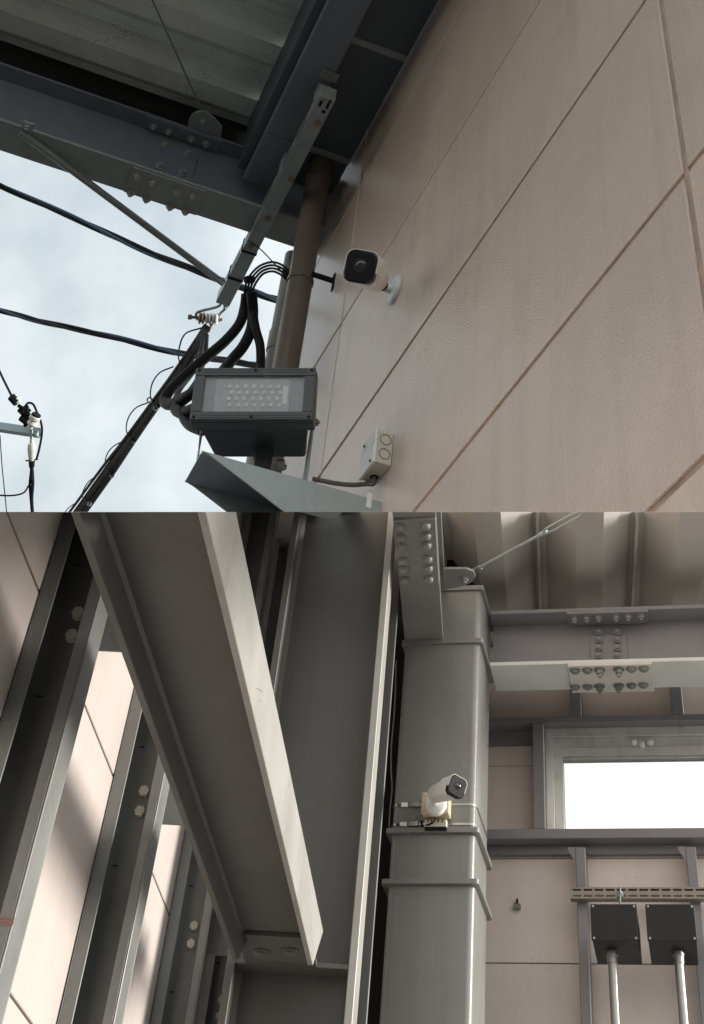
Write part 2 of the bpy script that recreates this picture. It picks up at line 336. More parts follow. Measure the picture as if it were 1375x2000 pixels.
# ================================================================== OUTSIDE: the beige wall
wall = thing('exterior_wall', 'beige stucco outside wall of large panels with recessed brown joints, under the dark eave', 'wall', Uf(3, 0, 0))
rows = [1.8, 3.016, 3.737, 4.50, 5.285, 6.155, 6.9]
gap = [0.009, 0.0085, 0.008, 0.006, 0.004]
cols = [1.2, 1.653, 4.35, 5.12]
for ci in range(3):
    for ri in range(6):
        zl = rows[ri] + (gap[ri - 1] if ri > 0 else 0); zh = rows[ri + 1] - (gap[ri] if ri < 5 else 0)
        ul = cols[ci] + (0.010 if ci == 1 else 0.006 if ci == 2 else 0); uh = cols[ci + 1] - (0.010 if ci == 0 else 0.006 if ci == 1 else 0)
        MB().box(Uf, ul, uh, -0.07, random.uniform(-0.0006, 0.0006), zl, zh).build('wall_panel', M_stuccos[(ci * 2 + ri * 5) % 3], wall, clip=1, bevel=0.0045, seg=2)
MB().box(Uf, cols[0], cols[-1] - 0.003, -0.069, -0.008, rows[0], rows[-1]).build('joint_sealant', M_joint, wall, clip=1)
MB().box(Uf, cols[1] - 0.0085, cols[1] + 0.0085, -0.0078, -0.005, rows[0], rows[-1]).build('wide_joint_sealant', M_joint, wall, clip=1)

# ---- dark soffit strip against the wall
sof = thing('eave_soffit', 'dark slate soffit strip with pale battens, between beige wall and eave beam', 'soffit', Uf(4, 0.15, 6.55))
for a, b in ((1.5, 3.755), (3.795, 4.545), (4.585, 4.845)):
    MB().box(Uf, a, b, 0.014, 0.314, 6.556, 6.57).build('soffit_panel', M_soffit, sof)
for a in (3.755, 4.545):
    MB().box(Uf, a, a + 0.04, 0.012, 0.314, 6.549, 6.566).build('joint_strip', M_bluelow, sof, bevel=0.002)
MB().box(Uf, 1.5, 5.0, 0.001, 0.55, 7.02, 7.04).build('cover_sheet', M_black, sof)

# ---- eave beam
eb = thing('eave_beam', 'blue grey box beam running along the eave beside the soffit, carrying the galvanised arm', 'beam', Uf(4, 0.41, 6.45))
MB().box(Uf, 1.5, 4.846, 0.322, 0.512, 6.45, 6.93).build('beam_body', M_blue, eb, bevel=0.005)
MB().box(Uf, 1.5, 4.846, 0.5125, 0.556, 6.515, 6.93).build('edge_trim', M_soffit, eb, bevel=0.003)
MB().box(Uf, 4.47, 4.84, 0.33, 0.50, 6.442, 6.4495).build('end_plate', M_blue, eb, bevel=0.002)

# ---- main canopy beam
mbm = thing('canopy_beam', 'dark blue steel I beam under the roof sheets with bolted splice in its middle', 'beam', Uf(4.957, 1.5, 6.3))
MB().box(Uf, 4.952, 4.962, 0.0, 3.2, 6.316, 6.69).build('web', M_blue, mbm)
MB().box(Uf, 4.85, 5.065, 0.0, 3.2, 6.30, 6.3155).build('bottom_flange', M_bluelow, mbm, bevel=0.002)
MB().box(Uf, 4.85, 5.065, 0.0, 3.2, 6.6905, 6.706).build('top_flange', M_blue, mbm, bevel=0.002)
t0 = Uc(oZ(262, 321, 6.3))[1]; t1 = Uc(oZ(404, 372, 6.3))[1]
sp = MB().box(Uf, 4.858, 5.058, t1, t0, 6.289, 6.2995).build('splice_plate', M_bluelow, mbm, bevel=0.0015)
for q in ((268, 344), (298, 356), (346, 373), (377, 381), (256, 375), (287, 387), (333, 402), (363, 411)):
    bolt(B_beamlow, oZ(*q, 6.289), -Z, sp)
tw0 = Uc(oUu(320, 285, 4.945))[1]; tw1 = Uc(oUu(386, 310, 4.945))[1]
sp = MB().box(Uf, 4.943, 4.9518, tw1, tw0, 6.345, 6.60).build('splice_plate', M_blue, mbm, bevel=0.0015)
for q in ((323, 285), (368, 301), (312, 325), (357, 339)):
    bolt(B_beam, oUu(*q, 4.943), -uU, sp)
tt0 = Uc(oZ(284, 226, 6.68))[1]; tt1 = Uc(oZ(432, 278, 6.68))[1]
sp = MB().box(Uf, 4.853, 4.94, tt1, tt0, 6.68, 6.690).build('splice_plate', M_blue, mbm, bevel=0.0015)
for q in ((300, 247), (330, 257), (374, 271), (403, 281)):
    bolt(B_beam, oZ(*q, 6.68), -Z, sp)
gp = [oZ(*q, 6.708) for q in ((366, 256), (368, 236), (373, 225), (384, 218), (402, 217), (420, 232), (434, 248), (430, 278))]
gus = MB().prism(gp, Z * 0.01).build('gusset_plate', M_bluelow, mbm, bevel=0.0015)
bolt(B_beam, oZ(397, 236, 6.708), -Z, gus)
MB().box(Uf, 4.955, 4.975, 0.02, 3.2, 6.7065, 7.1).build('gap_shade_strip', M_black, mbm)  # black strip put in as the shade between beam and roof sheets
# clip that holds the tie rod
cp = oZ(50, 250, 6.299)
cu, ct, cz = Uc(cp)
cl = MB().box(Uf, cu - 0.055, cu + 0.03, ct - 0.035, ct + 0.02, 6.285, 6.2995).build('rod_clip', M_bluelow, mbm, bevel=0.002)
bolt(B_beam, Uf(cu - 0.03, ct - 0.008, 6.285), -Z, cl)

# ---- roof sheets
rf = thing('canopy_roof', 'speckled grey green folded roof sheets seen from below above the dark beam', 'roof', Uf(4, 1.7, 7.0))
P0 = 4.972; PER = 0.424
for k in range(6):
    u1 = P0 - k * PER; u0 = u1 - PER
    prof = [(u0 + 0.003, 7.01), (u0 + 0.03, 7.0), (u0 + 0.11, 6.975), (u0 + 0.16, 6.937), (u0 + 0.29, 6.933), (u1 - 0.07, 6.972), (u1 - 0.014, 6.98), (u1 - 0.014, 6.950), (u1 - 0.001, 6.950), (u1 - 0.001, 7.02), (u1 - 0.06, 7.0), (u0 + 0.29, 6.957), (u0 + 0.16, 6.962), (u0 + 0.11, 6.99), (u0 + 0.03, 7.018), (u0 + 0.003, 7.025)]
    pr = [(a, c) for a, c in prof]
    MB().prism([Uf(a, 0.35, c) for a, c in pr], uN * 3.2).build('roof_sheet', M_deck, rf)

# ---- thin brace rod to the gusset
tag(MB().tube([oZ(399, 226, 6.72), oZ(300, 6, 6.72), oZ(270, -60, 6.72)], 0.0055, 8).build('brace_rod', M_galvd), 'thin steel rod running from the rounded gusset up across the roof sheets', 'rod')
# ---- tie rod from beam flange to arm
tag(MB().tube([oZ(40, 258, 6.275), oZ(436, 553, 6.235)], 0.019, 14).build('tie_rod', M_galvd), 'grey round tie rod slanting from beam clip to galvanised arm against the sky', 'rod')

# ---- galvanised arm
st = thing('support_arm', 'slanting galvanised square channel arm hung under the eave beam with an insulator at its tip', 'arm', Uf(4.75, 0.34, 6.24))
a0, a1, b0, b1, zb, zt = 3.93, 5.63, 0.303, 0.383, 6.235, 6.318
mb = MB(); w_ = 0.004
mb.box(Uf, a0 + 0.06, a1, b0, b1, zb, zb + w_); mb.box(Uf, a0 + 0.06, a1, b1 - w_, b1, zb + w_, zt); mb.box(Uf, a0 + 0.06, a1, b0, b0 + w_, zb + w_, zt)
mb.box(Uf, a0 + 0.06, a1, b0 + w_, b0 + 0.02, zt - w_, zt); mb.box(Uf, a0 + 0.06, a1, b1 - 0.02, b1 - w_, zt - w_, zt)
mb.box(Uf, a0, a0 + 0.0595, b0, b0 + 0.014, zb, zt); mb.box(Uf, a0, a0 + 0.0595, b1 - 0.014, b1, zb, zt); mb.box(Uf, a0, a0 + 0.0595, b0 + 0.0285, b1 - 0.0285, zb, zb + 0.02)
mb.box(Uf, a0 - 0.008, a0 - 0.0005, b0, b1, zb, zt)
mb.build('channel', M_galv, st, bevel=0.0008)
for u in (4.13, 4.35, 4.66, 4.95, 5.2):
    MB().box(Uf, u, u + 0.14, b1 + 0.0002, b1 + 0.0012, 6.262, 6.276).build('side_slot', M_black, st)
hp = oZ(632, 218, zb); hu, ht, _ = Uc(hp)
MB().tube_rings(Uf(hu, ht, zb - 0.001), Z, [(0, 0.011), (0.002, 0.011)], 16).build('bolt_hole', M_black, st)
for q in ((620, 240), (568, 350), (522, 426), (490, 480)):
    bolt(B_strut, oZ(*q, zb), -Z, st)
for u in (4.02, 4.55):
    h = MB().box(Uf, u, u + 0.07, 0.31, 0.376, 6.319, 6.4485).build('hanger_plate', M_bluelow, st, bevel=0.002)
MB().box(Uf, 3.93, 3.99, 0.30, 0.392, 6.440, 6.4485).build('clamp_plate', M_galvd, st, bevel=0.003)
MB().box(Uf, 4.90, 4.96, 0.27, 0.43, 6.319, 6.2995).build('hanger_plate', M_bluelow, st)
MB().box(Uf, 5.14, 5.155, b0 - 0.004, b1 + 0.004, zb - 0.004, zt + 0.004).build('tie_strap', M_rub, st, bevel=0.001)
MB().box(Uf, 5.38, 5.40, b0 - 0.004, b1 + 0.004, zb - 0.004, zt + 0.004).build('tie_strap', M_rub, st, bevel=0.001)

# ---- shackle insulator at the tip
tip = Uf(5.63, 0.343, 6.25)
ic = dep(407, 622, 7.2)
ins = thing('shackle_insulator', 'stacked porcelain shackle insulator with rusty bolt at the tip of the galvanised arm', 'insulator', ic)
ax = (R - U * 0.08).normalized()
MB().tube([ic - ax * 0.105, ic + ax * 0.08], 0.009, 10).build('bolt_shank', M_rust, ins)
MB().rev(ic - ax * 0.115, ax, [(0, 0.015), (0.02, 0.015)], 6).build('nut', M_rust, ins)
for k, m_ in ((-0.038, M_brass), (0.002, M_porc), (0.040, M_porc)):
    MB().rev(ic + ax * (k - 0.018), ax, [(0, 0.018), (0.005, 0.034), (0.010, 0.037), (0.014, 0.026), (0.022, 0.026), (0.026, 0.037), (0.031, 0.034), (0.036, 0.018)], 20).build('insulator_disc', m_, ins)
for k in (-0.062, 0.066):
    MB().tube(spline([ic + ax * k - U * 0.015, ic + ax * k + U * 0.03, tip + ax * k * 0.35 - U * 0.02, tip + ax * k * 0.3 + U * 0.03]), 0.008, 8).build('clevis_strap', M_galv, ins)
MB().tube([tip + U * 0.05 + R * 0.012, tip - U * 0.035 + R * 0.012], 0.010, 10).build('eye_bolt', M_galv, ins)
MB().tube(spline([ic - U * 0.03 - R * 0.02, ic - U * 0.075, ic - U * 0.03 + R * 0.02]), 0.007, 8).build('cable_grip', M_brass, ins)

# ---- overhead cables, twisted
def twisted(label, pts, r, tw, m2, n=3):
    base = spline(pts, 14); o = thing('overhead_cable', label, 'cable', base[-1], 'overhead cables against the sky')
    for k in range(n):
        q = []
        for i, p in enumerate(base):
            t = (base[min(i + 1, len(base) - 1)] - base[max(i - 1, 0)]).normalized(); a = t.cross(Z).normalized(); b = t.cross(a)
            an = i * tw + k * 2 * math.pi / n
            q.append(p + (a * math.cos(an) + b * math.sin(an)) * r * 1.05)
        MB().tube(q, r, 8).build('strand', m2[k % len(m2)], o, clip=1)
twisted('upper dark blue twisted cable crossing the sky under the canopy beam', [dep(-120, 300, 9.5), dep(0, 362, 9.2), dep(150, 428, 8.8), dep(280, 488, 8.4), dep(400, 535, 8.0), dep(500, 572, 7.6), dep(575, 596, 7.3)], 0.0118, 0.14, [M_wire, M_bluec, M_wire])
twisted('lower dark twisted cable crossing the sky towards the floodlight', [dep(-120, 570, 9.6), dep(0, 606, 9.3), dep(90, 630, 9.0), dep(210, 656, 8.6), dep(340, 688, 8.2), dep(440, 704, 7.8), dep(520, 716, 7.4), dep(585, 728, 7.1)], 0.0108, 0.16, [M_wire, M_rub, M_bluec])

# ---- bundle of service cables with hanger rings
bund = thing('cable_bundle', 'black bundle of hanging service cables with spiral hanger rings, dropping from the insulator', 'cable bundle', dep(405, 645, 7.2))
offs = [(-16, 0), (-8, 5), (0, -3), (8, 4), (15, -2), (3, 8), (-3, -7)]
for k, (ox, oy) in enumerate(offs):
    pts = []
    for (x, y, d, sc_) in ((402, 640, 7.2, 0.25), (388, 668, 7.5, 0.5), (345, 735, 8.1, 0.75), (300, 795, 8.8, 0.62), (248, 868, 9.8, 0.85), (212, 918, 10.6, 1.05), (152, 1002, 12, 1.15), (110, 1060, 13, 1.2)):
        j = random.uniform(-1.2, 1.2)
        pts.append(dep(x + ox * sc_ * 0.62 + j * .3, y + ox * sc_ * 0.42 + j * .3, d + oy * 0.006))
    MB().tube(spline(pts, 6), 0.0135 if k != 3 else 0.019, 8).build('cable', M_wire, bund, clip=1)
loops = [((395, 640, 7.25), (362, 652, 7.3), (350, 680, 7.5), (350, 705, 7.8), (362, 719, 7.9)),
         ((339, 716, 8.0), (312, 728, 8.0), (297, 750, 8.3), (294, 776, 8.6), (304, 790, 8.7)),
         ((290, 786, 8.6), (265, 797, 8.7), (250, 818, 9.1), (247, 842, 9.4), (258, 858, 9.6)),
         ((243, 860, 9.5), (220, 873, 9.7), (208, 890, 10), (206, 908, 10.3), (216, 926, 10.6)),
         ((193, 926, 10.5), (174, 940, 10.7), (164, 955, 11), (161, 970, 11.2), (172, 982, 11.5)),
         ((153, 980, 11.5), (136, 990, 11.7), (126, 1003, 12), (122, 1020, 12.2))]
for lp in loops:
    MB().tube(spline([dep(*q) for q in lp], 7), 0.0048, 6).build('hanger_ring', M_wire, bund, clip=1)
for (x, y, d) in ((262, 861, 9.6), (219, 929, 10.6), (174, 984, 11.4), (292, 781, 8.6), (304, 797, 8.7)):
    p = dep(x, y, d); MB().ring(p, R, (U + F * 0.4).normalized(), 0.02, 0.011, 0.012, 14).build('ring_clip', M_galv, bund)

# ---- cable arcs between arm and pipe, flexible conduits
arc = thing('cable_loop', 'four thin black cables arching from the arm strap over to the brown pipe', 'cable loop', dep(520, 515, 6.6))
for k in range(4):
    o = k * 5
    MB().tube(spline([dep(478 + o * 0.7, 585, 6.5), dep(479 + o, 560 + o * .3, 6.5), dep(489 + o, 537 + o * .6, 6.55), dep(508 + o * .5, 519 + o, 6.55), dep(532, 512 + o * 1.2, 6.5), dep(553 - o * .4, 519 + o * 1.1, 6.4), dep(566 - o * .3, 535 + o * .8, 6.35), dep(572, 552, 6.4)]), 0.0062, 8).build('cable', M_rub, arc)
MB().tube(spline([dep(486, 470, 6.75), dep(510, 488, 6.65), dep(535, 514, 6.55), dep(550, 530, 6.45)]), 0.0035, 6).build('tie_wire', M_wire, arc)
for p, rr in ((dep(487, 546, 6.55), 0.03), (dep(562, 533, 6.35), 0.028)):
    MB().ring(p, R, (U * .3 + F).normalized(), rr, rr - 0.012, 0.02, 16).build('tape_wrap', M_rub, arc)
for n_, (lab, pts, rr) in enumerate((
    ('long black flexible conduit sweeping left behind the floodlight and looping back', [(481, 575, 6.5), (478, 600, 6.5), (468, 632, 6.45), (440, 666, 6.4), (400, 700, 6.3), (360, 735, 6.2), (330, 765, 6.1), (322, 784, 6.05), (334, 790, 5.95), (362, 776, 5.85), (392, 760, 5.75)], 0.027),
    ('middle black flexible conduit curving down behind the floodlight top', [(491, 570, 6.45), (494, 610, 6.45), (490, 645, 6.4), (474, 678, 6.3), (452, 704, 6.2), (430, 735, 6.0), (415, 770, 5.8)], 0.028),
    ('short black flexible conduit dropping straight behind the floodlight', [(494, 612, 6.4), (500, 645, 6.35), (508, 675, 6.3), (509, 715, 6.2), (505, 760, 6.0)], 0.023),
    ('lowest black flexible conduit looping beside the left edge of the floodlight', [(400, 752, 5.6), (372, 770, 5.65), (350, 788, 5.7), (344, 800, 5.65), (358, 806, 5.55), (385, 795, 5.45), (410, 780, 5.4)], 0.026),
    ('thin black cable loop hanging between the cable bundle and the floodlight', [(398, 655, 7.1), (392, 690, 6.9), (378, 725, 6.7), (352, 760, 6.4), (338, 792, 6.1), (350, 812, 5.9), (374, 806, 5.7), (398, 788, 5.5)], 0.013),
    ('second thin black cable looping down left of the floodlight corner', [(404, 655, 7.1), (400, 700, 6.9), (384, 742, 6.6), (364, 772, 6.3), (356, 796, 6.0), (372, 822, 5.7), (398, 832, 5.5)], 0.012),
    ('black flexible conduit curling under the left end of the floodlight', [(356, 800, 5.55), (360, 818, 5.5), (372, 832, 5.4), (395, 842, 5.3)], 0.022))):
    tag(MB().tube(spline([dep(*q) for q in pts], 8), rr, 14).build('flexible_conduit', M_rub), lab, 'conduit', 'black flexible conduits behind the floodlight')

# ---- downpipes
dp = thing('downpipe', 'brown plastic downpipe standing off the beige wall under the eave, held by a clamp', 'pipe', Uf(4.65, 0.15, 0))
pc = lambda z: Uf(4.65, 0.15, z)
MB().tube([pc(3.2), pc(5.0), pc(6.549)], 0.062, 32).build('pipe', M_pipe, dp, clip=1)
MB().tube([pc(6.42), pc(6.545)], 0.069, 32).build('pipe_socket', M_pipe, dp)
zc = 5.52
best = min((abs(((pc(z) - C).dot(U)) / ((pc(z) - C).dot(F)) * -FPX + PY - 549), z) for z in [5 + i * 0.01 for i in range(140)])
zc = best[1]
clamp = MB().ring(pc(zc), uU, uN, 0.0665, 0.0622, 0.022, 36).build('pipe_clamp', M_pipe, dp)
mb = MB(); mb.box(Uf, 4.562, 4.578, 0.008, 0.12, zc - 0.014, zc + 0.014); mb.build('clamp_arm', M_wire, dp, bevel=0.003)
MB().box(Uf, 4.555, 4.585, 0.0015, 0.008, zc - 0.06, zc + 0.045).build('clamp_foot', M_wire, dp, bevel=0.002)
dp2 = thing('downpipe', 'pale grey plastic pipe half hidden behind the brown downpipe, against the sky', 'pipe', Uf(5.15, 0.1, 0))
pc2 = lambda z: Uf(5.12, 0.105, z)
MB().tube([pc2(3.4), pc2(5.0), pc2(6.29)], 0.044, 24).build('pipe', M_pipe2, dp2, clip=1)
MB().tube([pc2(5.63), pc2(5.75)], 0.050, 24).build('pipe_socket', M_pipe2, dp2)

# ---- bracket arm for the floodlight
br = thing('floodlight_bracket', 'folded galvanised shelf bracket with triangular side plates below the floodlight', 'bracket', Uf(3.75, 0.0, 3.93))
SU = Uc(oZ(372, 945, 3.922))[0]
MB().box(Uf, 3.556, SU, 0.02, 0.632, 3.922, 3.928).build('shelf_plate', M_galv, br, clip=1, bevel=0.001)
for u in (3.55, SU + 0.0005):
    sp = MB().prism([Uf(u, 0.634, 3.929), Uf(u, 0.60, 3.918), Uf(u, 0.02, 3.655), Uf(u, 0.004, 3.655), Uf(u, 0.004, 3.929)], uU * 0.0055).build('side_plate', M_galv, br, clip=1, bevel=0.001)
    if u < 3.6:
        q = Uc(oUu(721, 977, 3.55))
        MB().box(Uf, 3.5485, 3.5498, q[1] - 0.009, q[1] + 0.009, q[2] - 0.028, q[2] + 0.028).build('bright_slot', M_white, sp, clip=1, bevel=0.0005)
MB().box(Uf, 3.57, SU - 0.02, 0.0015, 0.019, 3.66, 3.92).build('wall_plate', M_galv, br, clip=1)

# ---- floodlight
FA = 0.69; fx = R; fup = U * math.cos(FA) + F * math.sin(FA); fn = -(F * math.cos(FA) - U * math.sin(FA))
fc = dep(495, 768, 4.25)
def Ff(a, b, c): return fc + fx * a + fup * b + fn * c       # right, up, towards viewer
S_ = 4.25 / FPX; ck = 1 / 0.895
fl = thing('floodlight', 'dark grey rectangular floodlight with four rows of clear lenses on the galvanised bracket', 'floodlight', Uf(3.72, 0.45, 3.935))
W2, H2 = 118.5 * S_, 49 * S_ * ck; w2x0, w2x1 = -98 * S_, 98 * S_; h2 = 34 * S_ * ck
MB().box(Ff, -W2, W2, h2, H2, -0.02, 0.0).build('bezel_top', M_flood, fl, bevel=0.002, seg=2)
MB().box(Ff, -W2, W2, -H2, -h2, -0.02, 0.0).build('bezel_bottom', M_flood, fl, bevel=0.002, seg=2)
MB().box(Ff, -W2, w2x0, -h2 + 0.0004, h2 - 0.0004, -0.02, 0.0).build('bezel_side', M_flood, fl, bevel=0.0015)
MB().box(Ff, w2x1, W2, -h2 + 0.0004, h2 - 0.0004, -0.02, 0.0).build('bezel_side', M_flood, fl, bevel=0.0015)
for s_ in (-1, 1):
    for q in (0.45, 0.75):
        MB().box(Ff, -W2 + 0.03, W2 - 0.03, s_ * (h2 + (H2 - h2) * q) - 0.0008, s_ * (h2 + (H2 - h2) * q) + 0.0008, 0.0002, 0.0014).build('bezel_rib', M_flood, fl)
MB().box(Ff, -W2 - 0.003, W2 + 0.003, -H2 - 0.002, H2 + 0.001, -0.085, -0.0205).build('housing', M_flood, fl, bevel=0.006, seg=2)
MB().hexa([Ff(-W2 + 0.022, -H2 + 0.002, -0.0855), Ff(W2 - 0.022, -H2 + 0.002, -0.0855), Ff(W2 - 0.022, H2 - 0.02, -0.0855), Ff(-W2 + 0.022, H2 - 0.02, -0.0855), Ff(-W2 + 0.045, -H2 - 0.004, -0.30), Ff(W2 - 0.045, -H2 - 0.004, -0.30), Ff(W2 - 0.045, H2 - 0.03, -0.30), Ff(-W2 + 0.045, H2 - 0.03, -0.30)]).build('driver_box', M_flood, fl, bevel=0.012, seg=2)
MB().box(Ff, w2x0 + 0.0005, w2x1 - 0.0005, -h2 + 0.001, h2 - 0.001, -0.0085, -0.006).build('front_glass', M_glass, fl)
mb = MB().box(Ff, w2x0 + 0.0005, w2x1 - 0.0005, -h2 + 0.001, h2 - 0.001, -0.0195, -0.0185); M_refl = mat('floodlight_backplate', (0.32, 0.35, 0.38), 0.5, var=0.05); mb.build('back_plate', M_refl, fl)
pl = MB().box(Ff, -77 * S_, 70 * S_, -h2 + 0.004, h2 - 0.004, -0.0183, -0.0155).build('lens_plate', mat('lens_plate', (0.42, 0.455, 0.475), 0.3, var=0.12, vscale=30), fl, bevel=0.0008)
lm = MB(); lm.tube_rings(V((0, 0, 0)), Z, [(0, 0.0088), (0.003, 0.008), (0.005, 0.005), (0.0056, 0.001)], 14)
lo = lm.build('led_lens', mat('clear_lens', (0.85, 0.86, 0.84), 0.12, var=0.02, rvar=0, spec=0.8)); lme = lo.data; bpy.data.objects.remove(lo)
for r_ in range(4):
    for c_ in range(7):
        x = (-49 + 16 * c_ + (4 if r_ % 2 else -1)) * S_; y = (18 - 13.2 * r_) * S_
        o = bpy.data.objects.new('led_lens', lme); COL.objects.link(o); o.parent = fl
        o.rotation_mode = 'QUATERNION'; o.rotation_quaternion = fn.to_track_quat('Z', 'Y'); o.location = Ff(x, y, -0.0155) - WL[fl.name]
MB().box(Ff, 56 * S_, 66 * S_, -18 * S_, 20 * S_, -0.0154, -0.0148).build('rating_label', M_white, fl)
for k_ in range(9):
    MB().box(Ff, -W2 + 0.04 + k_ * (2 * W2 - 0.08) / 8 - 0.002, -W2 + 0.04 + k_ * (2 * W2 - 0.08) / 8 + 0.002, H2 + 0.0012, H2 + 0.016, -0.28, -0.03).build('cooling_fin', M_flood, fl)
for x in (-W2 + 0.013, 0.0, W2 - 0.013):
    for y in (H2 - 0.009, -H2 + 0.009): bolt(B_screwd, Ff(x, y, 0.0), fn, fl, 'bezel_screw')
for s_ in (-1, 1):
    a = Ff(s_ * (W2 - 0.016), -0.03, -0.16); b = V((a.x, a.y, 3.93)); 
    b = Uf(Uc(b)[0], min(max(Uc(b)[1], 0.08), 0.6), 3.93)
    MB().prism([a + fn * 0.02, a - fn * 0.025, b - uU * -0.02, b - uU * 0.025], fx * s_ * 0.006).build('yoke_arm', M_galvd, fl, bevel=0.001)
    bolt(B_strut, Ff(s_ * (W2 - 0.009), -0.03, -0.16), fx * s_, fl, 'yoke_bolt')
m0 = Ff(0.02, -H2 + 0.01, -0.24); m1 = V((m0.x, m0.y, 3.93))
MB().obox((m0 + m1) / 2, uU, uN, Z, 0.025, 0.03, abs(m0.z - m1.z) / 2).build('mount_block', M_flood, fl, bevel=0.004)
ya = Uf(3.70, 0.12, 3.93); 
MB().box(Uf, 3.66, 3.74, 0.10, 0.56, 3.9285, 3.934).build('yoke_base', M_galvd, fl, bevel=0.001)
for t_ in (0.28, 0.40):
    bolt(B_beamlow, Uf(3.70, t_, 3.934), Z, fl, 'anchor_bolt')
gl = dep(548, 905, 4.3); MB().rev(gl - U * 0.02, U, [(0, 0.02), (0.012, 0.022), (0.014, 0.016), (0.03, 0.016)], 12).build('cable_gland', M_galv, fl)

# ---- junction box on wall
jt = Uc(oUu(734, 836, 3.50)); T1 = max(0.05, jt[1])
jz1 = Uc(oUu(752, 842, 3.50))[2]; jz0 = Uc(oUu(750, 906, 3.50))[2]
ju1 = Uc(oW(704, 906, T1))[0]
jb = thing('junction_box', 'cream plastic junction box on the beige wall with two round knockouts in its side', 'junction box', Uf(3.55, 0.0, jz0))
MB().box(Uf, 3.50, ju1, 0.0012, T1 - 0.012, jz0, jz1).build('box_body', M_cream, jb, bevel=0.003, seg=2)
MB().box(Uf, 3.497, ju1 + 0.003, T1 - 0.0115, T1, jz0 - 0.003, jz1 + 0.003).build('box_lid', M_white, jb, bevel=0.003, seg=2)
for zz in (0.3, 0.74):
    MB().ring(Uf(3.4995, T1 * 0.42, jz0 + (jz1 - jz0) * zz), uN, Z, 0.021, 0.0185, 0.002, 24).build('knockout', M_pjoint, jb)
for q in ((712, 872), (723, 900)):
    bolt(B_screwd, oW(*q, T1), uN, jb, 'lid_screw')
hp = Uc(oZ(731, 932, jz0)); MB().tube_rings(Uf(hp[0], hp[1], jz0 - 0.001), Z, [(0, 0.016), (0.0015, 0.016)], 16).build('cable_hole', M_black, jb)
h0 = Uf(hp[0], hp[1], jz0 + 0.005)
tag(MB().tube(spline([h0, h0 - Z * 0.03, dep(718, 945, 4.32), dep(690, 947, 4.35), dep(655, 944, 4.4), dep(610, 935, 4.4)]), 0.008, 10).build('power_cable', mat('grey_cable', (0.16, 0.145, 0.12), 0.5)), 'grey cable from the junction box bottom running left behind the bracket', 'cable')

# ---- bullet security camera
def rsq(c, ax, ay, h, rad, n=5, cut=0):
    pts = []
    for (sx, sy, a0_) in ((1, 1, 0), (-1, 1, 90), (-1, -1, 180), (1, -1, 270)):
        for k in range(n + 1):
            an = math.radians(a0_ + 90 * k / n)
            pts.append(c + ax * (sx * (h - rad) + rad * math.cos(an)) + ay * (sy * (h - rad) + rad * math.sin(an)))
    return pts
def loft(mb, rings, smooth=True):
    n = len(rings[0]); vs_ = [p for q in rings for p in q]; fs = []
    for i in range(len(rings) - 1):
        for k in range(n): fs.append((i * n + k, i * n + (k + 1) % n, (i + 1) * n + (k + 1) % n, (i + 1) * n + k))
    mb.add(vs_, fs, smooth); b = len(mb.v) - len(vs_)
    mb.f.append([b + k for k in range(n)][::-1]); mb.sm.append(False)
    mb.f.append([b + (len(rings) - 1) * n + k for k in range(n)]); mb.sm.append(False)
    return mb
